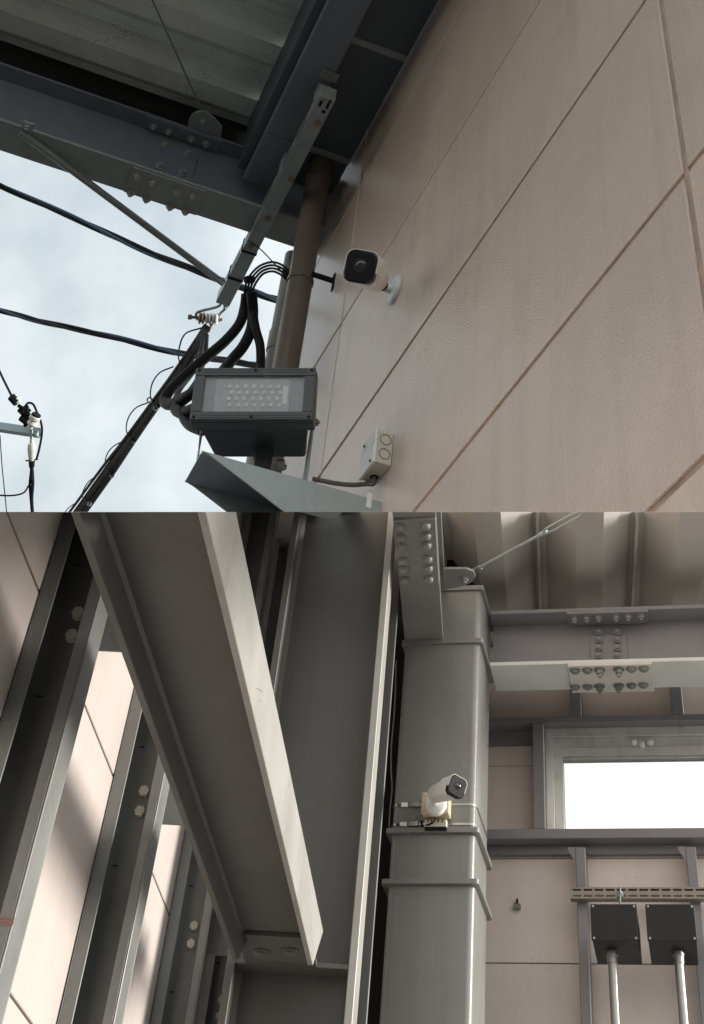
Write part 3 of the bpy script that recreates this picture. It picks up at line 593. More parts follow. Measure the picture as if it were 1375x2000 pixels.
def security_camera(label, front, back, h, base, bn, upv, base_r, m_body, m_br, joint):
    axv = (front - back).normalized(); ay = (upv - axv * upv.dot(axv)).normalized(); ax_ = axv.cross(ay)
    Lc = (front - back).length
    o = thing('security_camera', label, 'security camera', base, 'white bullet security cameras')
    mb = MB()
    loft(mb, [rsq(back + axv * (Lc * t), ax_, ay, h * s_, h * s_ * rr) for t, s_, rr in ((0, 0.55, 0.98), (0.03, 0.78, 0.95), (0.10, 0.88, 0.9), (0.55, 0.95, 0.8), (0.80, 0.98, 0.62), (0.985, 0.99, 0.5))])
    mb.build('camera_body', m_body, o, sharp=50)
    # visor hood: wraps top and both sides and sticks out past the face
    vp = []
    def arcpts(off, hh):
        P_ = []
        for (sx, sy, a0_) in ((1, -0.25, None), (1, 1, 0), (-1, 1, 90), (-1, -0.25, None)):
            if a0_ is None: P_.append(off + ax_ * (sx * hh) + ay * (sy * hh))
            else:
                rad = hh * 0.5
                for k in range(6):
                    an = math.radians(a0_ + 18 * k)
                    P_.append(off + ax_ * (sx * (hh - rad) + rad * math.cos(an)) + ay * (sy * (hh - rad) + rad * math.sin(an)))
        return P_
    n_ = len(arcpts(front, h)); ra = [arcpts(back + axv * (Lc * 0.62), h * 1.0), arcpts(front + axv * (Lc * 0.10), h * 1.035), arcpts(front + axv * (Lc * 0.10), h * 0.995), arcpts(back + axv * (Lc * 0.62), h * 0.94)]
    vs_ = [p for q in ra for p in q]; fs = []
    for i in range(4):
        for k in range(n_ - 1): fs.append((i * n_ + k, i * n_ + k + 1, ((i + 1) % 4) * n_ + k + 1, ((i + 1) % 4) * n_ + k))
    fs.append((0, n_, 2 * n_, 3 * n_)); fs.append((n_ - 1, 2 * n_ - 1, 3 * n_ - 1, 4 * n_ - 1))
    MB().add(vs_, fs, True).build('visor', m_body, o, sharp=50)
    f0 = front + axv * 0.0005
    loft(MB(), [rsq(front - axv * 0.003, ax_, ay, h * 0.985, h * 0.5), rsq(front + axv * (Lc * .10), ax_, ay, h * 0.985, h * 0.5), rsq(front + axv * (Lc * .125), ax_, ay, h * 0.90, h * 0.45)]).build('face_glass', M_bglass, o, sharp=30)
    f1 = front + axv * (Lc * .126)
    MB().ring(f1 + ay * h * 0.06, ax_, ay, h * 0.42, h * 0.34, 0.004, 28).build('lens_ring', M_box, o)
    MB().rev(f1 + ay * h * 0.06 - axv * 0.001, axv, [(0, h * 0.33), (0.0015, h * 0.30), (0.003, h * 0.16)], 24).build('lens', M_lens, o)
    for sx in (-0.5, 0.5):
        MB().rev(f1 + ay * h * -0.5 + ax_ * h * sx * 0.5 - axv * 0.001, axv, [(0, h * 0.10), (0.0015, h * 0.09)], 14).build('infrared_lamp', M_bglass, o)
    kk = min(1.0, h / 0.055)
    # bracket
    MB().rev(base + bn * 0.001, bn, [(0, base_r), (0.008, base_r), (0.016, base_r * 0.9), (0.020, base_r * 0.62)], 28).build('mount_base', m_br, o, sharp=40)
    j0 = base + bn * 0.018
    MB().tube(spline([j0, j0 + bn * (joint - j0).length * 0.35, joint], 5), 0.02 * kk, 16, radii=None).build('mount_arm', m_br, o)
    MB().rev(joint - axv * 0.022 * kk, axv, [(a_ * kk, b_ * kk) for a_, b_ in ((0, 0.008), (0.006, 0.018), (0.016, 0.023), (0.026, 0.023), (0.036, 0.018), (0.042, 0.008))], 18).build('ball_joint', M_rub if m_br is M_bracket else m_br, o)
    sd_ = bn.cross(Z).normalized(); su = sd_.cross(bn)
    for k in range(3):
        an = math.radians(90 + 120 * k)
        bolt(B_screwd, base + bn * 0.0135 + (sd_ * math.cos(an) + su * math.sin(an)) * base_r * 0.74, bn, o, 'mount_screw')
    return o
cb = oW(773, 567); jn = dep(746, 556, 4.82)
security_camera('white bullet camera on a pale disc mount on the beige outside wall, facing the viewer', dep(707, 523, 4.60), dep(735, 545, 4.77), 0.061, cb, uN, (U * 0.98 + R * 0.12), 0.062, M_white, M_bracket, jn)

# ---- far pole top: crossarm, insulators, wires
pole_p = dep(-170, 830, 14.5)
pole = thing('utility_pole', 'pale blue steel crossarm of a distant utility pole at the left edge', 'utility pole', V((pole_p.x, pole_p.y, 0)))
MB().tube([V((pole_p.x, pole_p.y, 0)), pole_p + Z * 1.6], 0.15, 16, radii=[0.19, 0.14]).build('pole_shaft', mat('concrete_pole', (0.4, 0.39, 0.37), 0.8, var=0.1), pole)
c0, c1 = dep(-175, 808, 14.45), dep(78, 846, 13.6)
cd = (c1 - c0).normalized(); cn = cd.cross(Z).normalized(); cu_ = cn.cross(cd)
M_arm = mat('pale_blue_steel', (0.30, 0.40, 0.44), 0.5, var=0.08, vscale=6)
MB().obox((c0 + c1) / 2, cd, cn, cu_, (c1 - c0).length / 2, 0.035, 0.045).build('crossarm', M_arm, pole, bevel=0.004)
D_ = 13.6
def px_tube(pts, r, d=D_, seg=8): return MB().tube(spline([dep(x, y, d) for x, y in pts], 6), r, seg)
s1 = dep(58, 836, D_ - 0.05); s2 = dep(70, 812, D_ - 0.05)
li = thing('line_insulator', 'grey porcelain insulator tilted on top of the distant crossarm end', 'insulator', s1, 'insulators on the distant crossarm')
MB().rev(s1, (s2 - s1), [(0, 0.03), (0.03, 0.035), (0.05, 0.055), (0.07, 0.055), (0.09, 0.045), (0.11, 0.062), (0.14, 0.062), (0.16, 0.04)], 14).build('porcelain', M_porc, li)
MB().rev(s2, (s2 - s1), [(0, 0.055), (0.02, 0.05)], 12).build('cap', M_wire, li)
s3, s4 = dep(62, 858, D_ - 0.05), dep(62, 905, D_ - 0.05)
li2 = thing('line_insulator', 'long grey insulator hanging vertically below the distant crossarm end', 'insulator', s3, 'insulators on the distant crossarm')
ln_ = (s4 - s3).length
MB().rev(s3, (s4 - s3), [(0, 0.022), (0.04, 0.022), (0.05, 0.04), (0.09, 0.045), (0.13, 0.045), (0.17, 0.04), (0.2, 0.035), (0.23, 0.025)], 14).build('porcelain', M_porc, li2)
MB().tube([dep(62, 838, D_), dep(62, 866, D_ - .05)], 0.02, 8).build('hanger', M_galvd, li2)
MB().rev(dep(62, 900, D_ - .05), (s4 - s3), [(0, 0.035), (0.06, 0.03), (0.08, 0.02), (0.16, 0.025), (0.2, 0.02)], 10).build('terminal', M_wire, li2)
MB().tube([dep(50, 900, D_ - .05), dep(74, 897, D_ - .05)], 0.008, 6).build('cross_pin', M_wire, li2)
sc_ = thing('strain_clamp', 'dark knot of strain clamps on the wire above the distant crossarm', 'clamp', dep(50, 805, D_))
for (a, b, r_) in (((22, 775), (33, 787), 0.045), ((36, 792), (48, 800), 0.02), ((38, 800), (46, 808), 0.03), ((44, 795), (60, 822), 0.028), ((52, 792), (56, 812), 0.02), ((42, 815), (56, 826), 0.045), ((60, 800), (48, 808), 0.016), ((50, 826), (49, 832), 0.02)):
    MB().tube([dep(*a, D_), dep(*b, D_ - 0.03)], r_, 8).build('clamp_piece', M_wire, sc_)
MB().rev(dep(30, 778, D_ - .02), ray(34, 784) * 0.1 + R * 0.2 - U * 0.2, [(0, 0.03), (0.03, 0.045), (0.06, 0.03)], 10).build('grey_sleeve', M_porc, sc_)
tag(px_tube([(-30, 660), (0, 727), (22, 772)], 0.012).build('power_wire', M_wire), 'thin dark wire slanting from the left edge into the strain clamp', 'wire', 'thin wires by the distant crossarm')
tag(px_tube([(48, 795), (55, 787), (65, 790), (72, 805), (80, 825), (82, 845), (77, 875), (71, 898)], 0.012).build('jumper_wire', M_wire), 'black jumper wire curving round the end of the distant crossarm', 'wire', 'thin wires by the distant crossarm')
for x0, x1, r_ in ((60, 63, 0.013), (62, 62.5, 0.014)):
    pass
tag(px_tube([(61, 918), (58, 945), (60, 975), (63, 1010)], 0.013).build('power_wire', M_wire, clip=1), 'left one of the two dark wires dropping from the hanging insulator', 'wire', 'thin wires by the distant crossarm')
tag(px_tube([(63, 918), (64, 945), (62, 975), (64, 1010)], 0.019).build('power_wire', M_wire, clip=1), 'right and thicker dark wire dropping from the hanging insulator', 'wire', 'thin wires by the distant crossarm')
tag(px_tube([(-20, 966), (20, 968), (45, 963), (55, 950), (62, 940)], 0.009).build('power_wire', M_wire), 'thin dark wire curving in from the left edge below the hanging insulator', 'wire', 'thin wires by the distant crossarm')
tag(px_tube([(0, 850), (4, 910), (9, 960), (14, 1010)], 0.006).build('power_wire', M_bluec, clip=1), 'thin pale blue wire dropping down the left edge beside the crossarm', 'wire', 'thin wires by the distant crossarm')

# thin edge-on sheet added to shade the room's left side from the sky
def Sp(x, y):
    return V((x, y, C.z - (SEAM.x * x + SEAM.y * y) / SEAM.z))
wx = lambda y: (WU - uN.y * y) / uN.x
ys = [1.35, 5.6]
sh = [Sp(-1.3, ys[0]), Sp(-0.42, ys[0]), Sp(-0.26, 5.5), Sp(-1.3, ys[1])]
structure(MB().prism([p - SEAM * 0.0001 for p in sh], SEAM * 0.0002).build('shade_sheet', M_steelb))
# ================================================================== INSIDE, left: pink wall, studs, tie beam, H column
lw = thing('panel_wall', 'pink beige inside panel wall on the left with dark joints, behind the steel studs', 'wall', Lf(3.5, DL, 0))
lz = [0.0, 1.68, 2.288, 2.832, 3.40, 4.0, 4.6]
for i in range(len(lz) - 1):
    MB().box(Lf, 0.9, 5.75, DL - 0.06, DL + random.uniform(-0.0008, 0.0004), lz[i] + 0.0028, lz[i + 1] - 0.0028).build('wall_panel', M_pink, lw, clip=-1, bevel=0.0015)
MB().box(Lf, 0.9, 5.75, DL - 0.059, DL - 0.006, 0.0, 4.6).build('joint_backing', M_pjoint, lw, clip=-1)

def stud(u, label, cleat=True):
    o = thing('wall_stud', label, 'stud', Lf(u + 0.04, DL + 0.06, 0), 'steel studs along the left inside wall')
    x0, x1 = DL + 0.002, DL + 0.124; th = 0.004
    mb = MB(); H_ = 4.5
    mb.box(Lf, u + 0.078, u + 0.082, x0, x1, 0, H_)                # web, away from the viewer
    mb.box(Lf, u, u + 0.0779, x0, x0 + th, 0, H_); mb.box(Lf, u, u + 0.0779, x1 - th, x1, 0, H_)
    mb.box(Lf, u, u + th, x0 + th, x0 + 0.032, 0, H_); mb.box(Lf, u, u + th, x1 - 0.026, x1 - th, 0, H_)
    mb.build('lipped_channel', M_stud, o, clip=-1, bevel=0.0012)
    for z, dx in ((2.93, 0.03), (2.66, 0.028), (2.25, 0.033)):
        MB().box(Lf, u + 0.0765, u + 0.0778, DL + dx, DL + dx + 0.012, z, z + 0.003).build('slot_hole', M_black, o, clip=-1)
    if cleat:
        for z in (2.826, 2.780):
            bolt(B_cream, Lf(u + 0.0778, DL + 0.066, z), -lU, o)
        MB().prism([Lf(u + 0.0825, DL + 0.01, 2.76), Lf(u + 0.0825, -0.616, 2.76), Lf(u + 0.0825, -0.616, 2.90), Lf(u + 0.0825, DL + 0.01, 2.90)], lU * 0.007).build('cleat_plate', M_stud, o, clip=-1)
    return o
stud(1.48, 'grey lipped channel stud at the far left edge, nearest the viewer', False)
first = stud(2.352, 'grey stud on the left inside wall whose two bolts sit highest in view')
stud(3.228, 'grey stud on the left inside wall, between the highest and the lowest bolt pairs')
stud(4.205, 'grey stud on the left inside wall with the lowest and farthest bolt pair')
stud(4.93, 'far grey stud on the left inside wall, seen between tie beam and H column')

for i_ in range(3):
    z_ = 2.262 + i_ * 0.004 + random.uniform(-0.002, 0.002)
    MB().box(Lf, 2.3513, 2.3519, DL + 0.097 + random.uniform(0, 0.006), DL + 0.124, z_, z_ + 0.003).build('chalk_mark', M_red, first)
tb = thing('tie_beam', 'dark H section tie beam crossing diagonally in front of the studs, its right flange brightly lit', 'beam', Lf(3, -0.5, 2.69))
def Tf(u, x, z): return Lf(u, x + (u - 1.7) * 0.0105, z)
MB().box(Tf, 0.6, 3.88, -0.595, -0.413, 2.687, 2.696).build('web', M_steel, tb, clip=-1)
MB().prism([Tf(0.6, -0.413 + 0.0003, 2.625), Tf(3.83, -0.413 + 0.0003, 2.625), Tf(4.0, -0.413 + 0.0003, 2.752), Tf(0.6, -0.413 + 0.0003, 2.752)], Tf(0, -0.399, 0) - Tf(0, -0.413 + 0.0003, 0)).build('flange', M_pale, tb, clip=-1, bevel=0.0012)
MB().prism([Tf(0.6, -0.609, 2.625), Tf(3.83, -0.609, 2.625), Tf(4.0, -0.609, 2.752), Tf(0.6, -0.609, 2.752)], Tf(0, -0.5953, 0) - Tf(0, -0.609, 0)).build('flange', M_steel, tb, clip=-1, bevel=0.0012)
mb = MB()
mb.prism([Tf(0.6, -0.5953, 2.6868), Tf(0.6, -0.589, 2.6868), Tf(0.6, -0.5953, 2.6805)], (Tf(3.87, 0, 0) - Tf(0.6, 0, 0)))
mb.prism([Tf(0.6, -0.4128, 2.6868), Tf(0.6, -0.419, 2.6868), Tf(0.6, -0.4128, 2.6805)], (Tf(3.87, 0, 0) - Tf(0.6, 0, 0)))
mb.build('web_fillet', M_steel, tb, clip=-1)
for u_, z_, l_ in ((2.36, 2.665, 0.05), (2.375, 2.672, 0.06), (2.40, 2.66, 0.045), (3.25, 2.68, 0.03), (3.55, 2.70, 0.02), (2.95, 2.72, 0.012)):
    MB().prism([Tf(u_, -0.3989, z_), Tf(u_ + l_, -0.3989, z_ + 0.02), Tf(u_ + l_, -0.3989, z_ + 0.0208), Tf(u_, -0.3989, z_ + 0.0008)], lN * 0.0003).build('pencil_mark', M_pjoint, tb)
spl = MB().box(Tf, 3.80, 4.0, -0.582, -0.428, 2.675, 2.6865).build('splice_plate', M_steel, tb, bevel=0.0015)
for q in ((510, 1857), (565, 1855)):
    bolt(B_tie, oZ(*q, 2.675), -Z, spl)

hc = thing('steel_column', 'tall grey H section column left of the box column, its right flange a bright strip', 'column', Lf(4.19, -0.46, 0))
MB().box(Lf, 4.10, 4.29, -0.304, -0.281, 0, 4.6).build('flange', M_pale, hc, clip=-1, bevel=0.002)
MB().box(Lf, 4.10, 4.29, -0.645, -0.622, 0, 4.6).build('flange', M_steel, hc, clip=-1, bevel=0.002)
MB().box(Lf, 4.19, 4.202, -0.6218, -0.3042, 0, 4.6).build('web', M_steel, hc, clip=-1)
MB().box(Lf, 4.105, 4.1898, -0.6215, -0.3045, 2.694, 2.706).build('gusset_plate', M_steel, hc, bevel=0.0012)
MB().box(Lf, 3.885, 4.1047, -0.592, -0.392, 2.694, 2.704).build('connection_tab', M_steel, hc, bevel=0.0012)
MB().box(Lf, 4.205, 4.28, -0.6215, -0.3045, 2.694, 2.706).build('stiffener', M_steel, hc, bevel=0.0012)
mb = MB()
mb.prism([Lf(4.1898, -0.6218, 0), Lf(4.1898, -0.610, 0), Lf(4.178, -0.6218, 0)], Z * 4.6); mb.prism([Lf(4.1898, -0.3044, 0), Lf(4.1898, -0.316, 0), Lf(4.178, -0.3044, 0)], Z * 4.6)
mb.build('web_fillet', M_steel, hc, clip=-1)

po = tag(MB().box(Lf, 4.45, 4.462, -0.40, -0.262, 0, 4.7).build('filler_post', mat('dark_grey_post_paint', (0.085, 0.083, 0.08), 0.5, var=0.1), None, clip=-1, bevel=0.003), 'slim grey post squeezed between the H column and the box column', 'post')
tag(MB().box(Lf, 4.95, 5.1, -0.42, 0.02, 0, 4.7).build('gap_shade_plate', M_black, None, clip=-1, bevel=0.003), 'black sheet added as deep shade in the gap left of the box column', 'plate')  # black sheet stands in for deep shade between the two columns

# ================================================================== INSIDE, right: end wall
ew = thing('panel_wall', 'pink beige end wall panels behind the box column, round the bright window', 'wall', Rf(0, DW, 0))
VX0, VX1 = -1.75, 1.5
ez = [0.0, 1.7, 2.4, 3.085, 3.431, 3.49]
ecols = {3: [VX0, VX1], 4: [VX0, -0.477, VX1]}
def epanel(v0, v1, z0, z1, gp=0.0018):
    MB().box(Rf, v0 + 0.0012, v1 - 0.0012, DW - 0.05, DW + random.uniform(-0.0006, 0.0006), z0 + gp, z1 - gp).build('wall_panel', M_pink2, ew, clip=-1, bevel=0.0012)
for i in range(4):
    epanel(VX0, VX1, ez[i], ez[i + 1])
epanel(VX0, -0.477, 3.431, 3.49, 0.0008); epanel(-0.477, VX1, 3.431, 3.49, 0.0008)
epanel(VX0, -0.475, 3.49, 3.772, 0.0008); epanel(VX0, -0.475, 3.772, 3.93, 0.0008)
epanel(0.62, VX1, 3.49, 3.93, 0.001)
epanel(VX0, -0.36, 3.93, 4.27); epanel(-0.36, 0.05, 3.93, 4.27); epanel(0.05, VX1, 3.93, 4.27)
MB().box(Rf, VX0, VX1, DW - 0.049, DW - 0.008, 0, 3.488).build('joint_backing', M_pjoint, ew, clip=-1)
MB().box(Rf, VX0, VX1, DW - 0.049, DW - 0.008, 3.932, 4.27).build('joint_backing', M_pjoint, ew, clip=-1)
MB().box(Rf, VX0, -0.477, DW - 0.049, DW - 0.008, 3.489, 3.931).build('joint_backing', M_pjoint, ew, clip=-1)
E0 = DW + 0.002; E1 = DW + 0.1
def girt(label, z0, zm, z1):
    o = thing('wall_girt', label, 'girt', Rf(0, DW, z0), 'horizontal girts on the end wall')
    MB().box(Rf, -1.6, 1.4, E0, E1, zm, z1).build('girt_flange', M_steelb, o, bevel=0.0015)
    MB().box(Rf, -1.6, 1.4, E0, DW + 0.03, z0, zm - 0.0003).build('girt_web', M_steelb, o)
    return o
girt('grey girt running along the top of the window, left to the box column', 3.848, 3.897, 3.921)
gs = girt('grey girt running under the window as its sill, left to the box column', 3.436, 3.466, 3.4995)
def post(name, label, v0, v1, z0, z1, grp='vertical studs on the end wall', cl=None):
    o = tag(MB().box(Rf, v0, v1, E0 + 0.0003, E1 - 0.0015, z0, z1).build(name, M_steelb, None, clip=-1, bevel=0.0025), label, 'stud', grp)
    return o
post('wall_stud', 'grey jamb stud standing left of the bright window', -0.540, -0.4935, 3.4998, 3.8965)
post('wall_stud', 'grey stud below the window, left of the dark boxes', -0.381, -0.3435, 0, 3.4355)
post('wall_stud', 'grey stud below the window, right behind the second dark box', 0.030, 0.068, 0, 3.4355)
post('wall_stud', 'short grey stud above the window girt, left one under the girder', -0.383, -0.338, 3.9215, 4.4)
post('wall_stud', 'short grey stud above the window girt, right one under the girder', 0.026, 0.074, 3.9215, 4.4)
for v in (-0.381, 0.030):
    o = tag(MB().prism([Rf(v - 0.0005, E1 - 0.006, 3.4355), Rf(v - 0.028, E1 - 0.006, 3.4355), Rf(v - 0.028, E1 - 0.006, 3.425), Rf(v - 0.0005, E1 - 0.006, 3.385)], rN * 0.004).build('cleat_bracket', M_steelb), 'small grey cleat under the sill girt beside the %s stud' % ('left' if v < 0 else 'right'), 'bracket', 'cleats under the sill girt')
# window
wn = thing('window', 'bright white window with an aluminium frame and a double catch on its top rail', 'window', Rf(0, DW, 3.5))
fr_ = lambda name, v0, v1, d0, d1, z0, z1, m=M_alu: MB().box(Rf, v0, v1, d0, d1, z0, z1).build(name, m, wn, bevel=0.0015)
fr_('frame', -0.493, 0.60, DW - 0.04, DW + 0.05, 3.862, 3.8965)
fr_('frame', -0.493, -0.460, DW - 0.04, DW + 0.05, 3.5, 3.8618)
fr_('frame', 0.57, 0.60, DW - 0.04, DW + 0.05, 3.5, 3.8618)
sr = fr_('sash_rail', -0.4597, 0.57, DW - 0.03, DW + 0.035, 3.792, 3.8615)
fr_('sash_stile', -0.4597, -0.425, DW - 0.03, DW + 0.035, 3.5005, 3.7918)
fr_('glazing_bead', -0.4248, 0.57, DW - 0.02, DW + 0.02, 3.786, 3.7918)
fr_('glazing_bead', -0.4248, 0.57, DW + 0.0355, DW + 0.041, 3.818, 3.823)
fr_('glass_pane', -0.4247, 0.57, DW - 0.006, DW - 0.002, 3.5005, 3.7857, M_frost)
cm = oR(1254, 1452, DW + 0.041)
for dx in (-15, 0, 16):
    p = oR(1254 + dx, 1451 + (4 if dx == 0 else 0), DW + 0.036)
    MB().rev(p, rN, [(0, 0.014), (0.01, 0.014), (0.016, 0.009), (0.02, 0.005)], 14).build('window_catch', M_white, wn)

# slotted channel
rl = thing('slotted_channel', 'zinc strut channel with two rows of slots, fixed across the studs above the dark boxes', 'channel', Rf(0, DW + 0.12, 3.25))
v0, v1 = -0.402, 1.0; d0, d1 = E1 + 0.0005, E1 + 0.038
mb = MB()
zz = [3.2505, 3.2560, 3.2625, 3.2755, 3.2820, 3.2875]
mb.box(Rf, v0, v1, d1 - 0.003, d1, zz[0], zz[1]); mb.box(Rf, v0, v1, d1 - 0.003, d1, zz[2], zz[3]); mb.box(Rf, v0, v1, d1 - 0.003, d1, zz[4], zz[5])
pitch = 0.0405; k = 0; v = v0
while v < v1 - 0.01:
    for a, b in ((1, 2), (3, 4)): mb.box(Rf, v, v + 0.009, d1 - 0.003, d1, zz[a], zz[b])
    v += pitch
mb.box(Rf, v0, v1, d0, d1 - 0.0031, zz[0], zz[0] + 0.003); mb.box(Rf, v0, v1, d0, d1 - 0.0031, zz[5] - 0.003, zz[5]); 
mb.build('channel', M_rail, rl)
MB().box(Rf, v0, v1, d0 + 0.0005, d0 + 0.0015, zz[0] + 0.0035, zz[5] - 0.0035).build('channel_back', M_pink2, rl)
# hanger bolt
hb = thing('hanger_bolt', 'small threaded hanger with nuts hooked over the slotted channel above the left dark box', 'hanger', oR(1211, 1750, d1 + 0.01))
q0, q1 = oR(1211, 1733, d1 + 0.012), oR(1211, 1768, d1 + 0.012)
MB().tube([q0, q1], 0.0045, 8).build('threaded_rod', M_galvd, hb)
MB().obox(oR(1211, 1748, d1 + 0.008), rU, rN, Z, 0.011, 0.006, 0.009).build('clamp', M_galvd, hb, bevel=0.002)
MB().rev(oR(1211, 1741, d1 + 0.012), -Z, [(0, 0.008), (0.007, 0.008)], 6).build('nut', M_galvd, hb)

# dark boxes
for i, (a, b, lab) in enumerate(((-0.314, -0.155, 'left charcoal steel box hung below the slotted channel, conduit from its bottom'), (-0.126, 0.040, 'right charcoal steel box hung below the slotted channel, conduit from its bottom'))):
    o = thing('pull_box', lab, 'box', Rf((a + b) / 2, d1, 3.04), 'charcoal boxes under the window')
    MB().box(Rf, a + 0.002, b - 0.002, d1 + 0.003, -4.962, 3.044, 3.149).build('box_body', M_box, o, bevel=0.002)
    MB().box(Rf, a, b, -4.9615, -4.955, 3.042, 3.151).build('box_lid', M_box, o, bevel=0.002)
    for v in (a + 0.009, b - 0.009):
        for z in (3.049, 3.144): bolt(B_screw, Rf(v, -4.955, z), rN, o, 'lid_screw')
    MB().box(Rf, a + 0.004, a + 0.03, d1 + 0.001, d1 + 0.0029, 3.07, 3.14).build('mounting_lug', M_galvd, o)
    vc = a + 0.062 if i == 0 else a + 0.098
    cdt = thing('conduit', '%s bright metal conduit dropping from the %s charcoal box' % (('left', 'left') if i == 0 else ('right', 'right')), 'conduit', Rf(vc, -5.06, 0), 'bright conduits below the boxes')
    MB().tube([Rf(vc, -5.06, 0), Rf(vc, -5.06, 3.02)], 0.0155, 18).build('conduit_pipe', M_chrome, cdt)
    MB().rev(Rf(vc, -5.06, 3.004), Z, [(0, 0.0185), (0.02, 0.0185), (0.022, 0.021), (0.03, 0.021), (0.0305, 0.017), (0.0372, 0.017)], 18).build('connector', M_chrome, cdt)
# little hook plate on the wall
hk = thing('wall_hook', 'small dark bracket with a bolt sticking up on the pink end wall', 'bracket', oR(1010, 1772, DW))
p = oR(1010, 1771, DW + 0.01); MB().obox(p, rU, rN, Z, 0.013, 0.009, 0.008).build('plate', M_stud, hk, bevel=0.001)
MB().tube([p + Z * 0.008, p + Z * 0.026], 0.0042, 8).build('stud_bolt', M_wire, hk)

# ================================================================== box column
bc = thing('box_column', 'wide grey box section column carrying the small camera, with horizontal plates round it', 'column', Rf(-0.8, DC - 0.16, 0))
def rrect(v0, v1, d0, d1, z, rad, n=5):
    P_ = []
    for (cv, cd_, a0_) in ((v1 - rad, d1 - rad, 0), (v0 + rad, d1 - rad, 90), (v0 + rad, d0 + rad, 180), (v1 - rad, d0 + rad, 270)):
        for k in range(n + 1):
            an = math.radians(a0_ + 90 * k / n); P_.append(Rf(cv + rad * math.cos(an), cd_ + rad * math.sin(an), z))
    return P_
CV0, CV1, CD0 = -0.957, -0.668, DC - 0.318
def shaft(name, z0, z1, v0=CV0, v1=CV1):
    return loft(MB(), [rrect(v0, v1, CD0, DC, z0, 0.024), rrect(v0, v1, CD0, DC, z1, 0.024)]).build(name, M_steelc, bc, clip=-1, sharp=40)
shaft('shaft', 0, 3.090, -0.956, -0.665); shaft('shaft', 3.1045, 3.245); shaft('shaft', 3.2605, 3.903); shaft('shaft', 3.9205, 4.115)
def diaph(z0, z1, e=0.018, er=0.018):
    return loft(MB(), [rrect(CV0 - e, CV1 + er, CD0 - e, DC + e, z0, 0.012), rrect(CV0 - e, CV1 + er, CD0 - e, DC + e, z1, 0.012)]).build('diaphragm_plate', M_steelc, bc, clip=-1, sharp=40)
diaph(3.0905, 3.104); diaph(3.2455, 3.260, 0.016, 0.016); diaph(3.9035, 3.920, 0.010, 0.014); diaph(4.1155, 4.132, 0.010, 0.012)

# roof beam coming off the column towards the viewer
KX = 0.125
rb = thing('roof_beam', 'grey roof beam with a bolted splice running off the column top towards the viewer', 'beam', Rf(-0.88, DC, 3.92))
def Bf(v, d, z): return Rf(v + (d - DC) * KX, d, z)
vb0, vb1 = -0.956, -0.808
MB().box(Bf, vb0, vb1, DC - 0.02, -3.2, 3.9207, 3.935).build('bottom_flange', M_steelc, rb, clip=-1, bevel=0.002)
MB().box(Bf, (vb0 + vb1) / 2 - 0.006, (vb0 + vb1) / 2 + 0.006, DC + 0.02, -3.2, 3.9352, 4.116).build('web', M_steelc, rb, clip=-1)
MB().box(Bf, vb0, vb1, DC + 0.02, -3.2, 4.1165, 4.131).build('top_flange', M_steelc, rb, clip=-1, bevel=0.002)
dd0 = Rc(oZ(840, 1142, 3.91))[1]
sp = MB().box(Bf, vb0 + 0.002, vb1 - 0.002, dd0, dd0 + 0.42, 3.910, 3.9203).build('splice_plate', M_steelc, rb, clip=-1, bevel=0.0015)
for xs in (((780, 1028), (782, 1048), (784, 1065), (787, 1093), (788, 1110), (791, 1131)), ((832, 1025), (833, 1045), (834, 1063), (836, 1090), (837, 1108), (838, 1129))):
    for q in xs: bolt(B_dome, oZ(*q, 3.910), -Z, sp)
wsp = MB().box(Bf, (vb0 + vb1) / 2 + 0.0062, (vb0 + vb1) / 2 + 0.014, dd0 + 0.15, dd0 + 0.42, 3.96, 4.09).build('web_plate', M_steelc, rb, clip=-1, bevel=0.001)
# gusset + turnbuckle rod
gz = 4.06
gpts = [oZ(*q, gz) for q in ((868, 1112), (912, 1112), (925, 1117), (929, 1127), (922, 1137), (903, 1146), (868, 1152))]
gs_ = MB().prism(gpts, Z * 0.01).build('gusset_plate', M_steelc, rb, bevel=0.001)
bolt(B_web, oZ(908, 1128, gz), -Z, gs_)
rd = thing('turnbuckle_rod', 'thin bracing rod with a long turnbuckle below the warm white roof sheets', 'rod', oZ(920, 1118, 4.075))
RZ = 4.078
pa, pb, pc_, pd = oZ(905, 1126, RZ), oZ(1060, 1042, RZ), oZ(1134, 1002, RZ), oZ(1180, 977, RZ)
MB().tube([oZ(934, 1110, RZ), pb], 0.0055, 8).build('rod', M_galv, rd, clip=-1)
dr = (pb - pa).normalized(); dn = dr.cross(Z).normalized()
for s_ in (-1, 1):
    MB().tube(spline([pb + dr * 0.0, pb + dr * 0.02 + dn * s_ * 0.010, pb + dr * 0.05 + dn * s_ * 0.014, pc_ - dr * 0.03 + dn * s_ * 0.014, pc_ + dn * s_ * 0.010, pc_ + dr * 0.02]), 0.0045, 8).build('turnbuckle_bar', M_galv, rd, clip=-1)
MB().tube([pb - dr * 0.012, pb + dr * 0.02], 0.009, 10).build('turnbuckle_nut', M_galv, rd, clip=-1)
for s_ in (-1, 1):
    MB().tube([pa + dn * s_ * 0.008, oZ(938, 1108, RZ) + dn * s_ * 0.006], 0.005, 8).build('fork_end', M_galvd, rd, clip=-1)

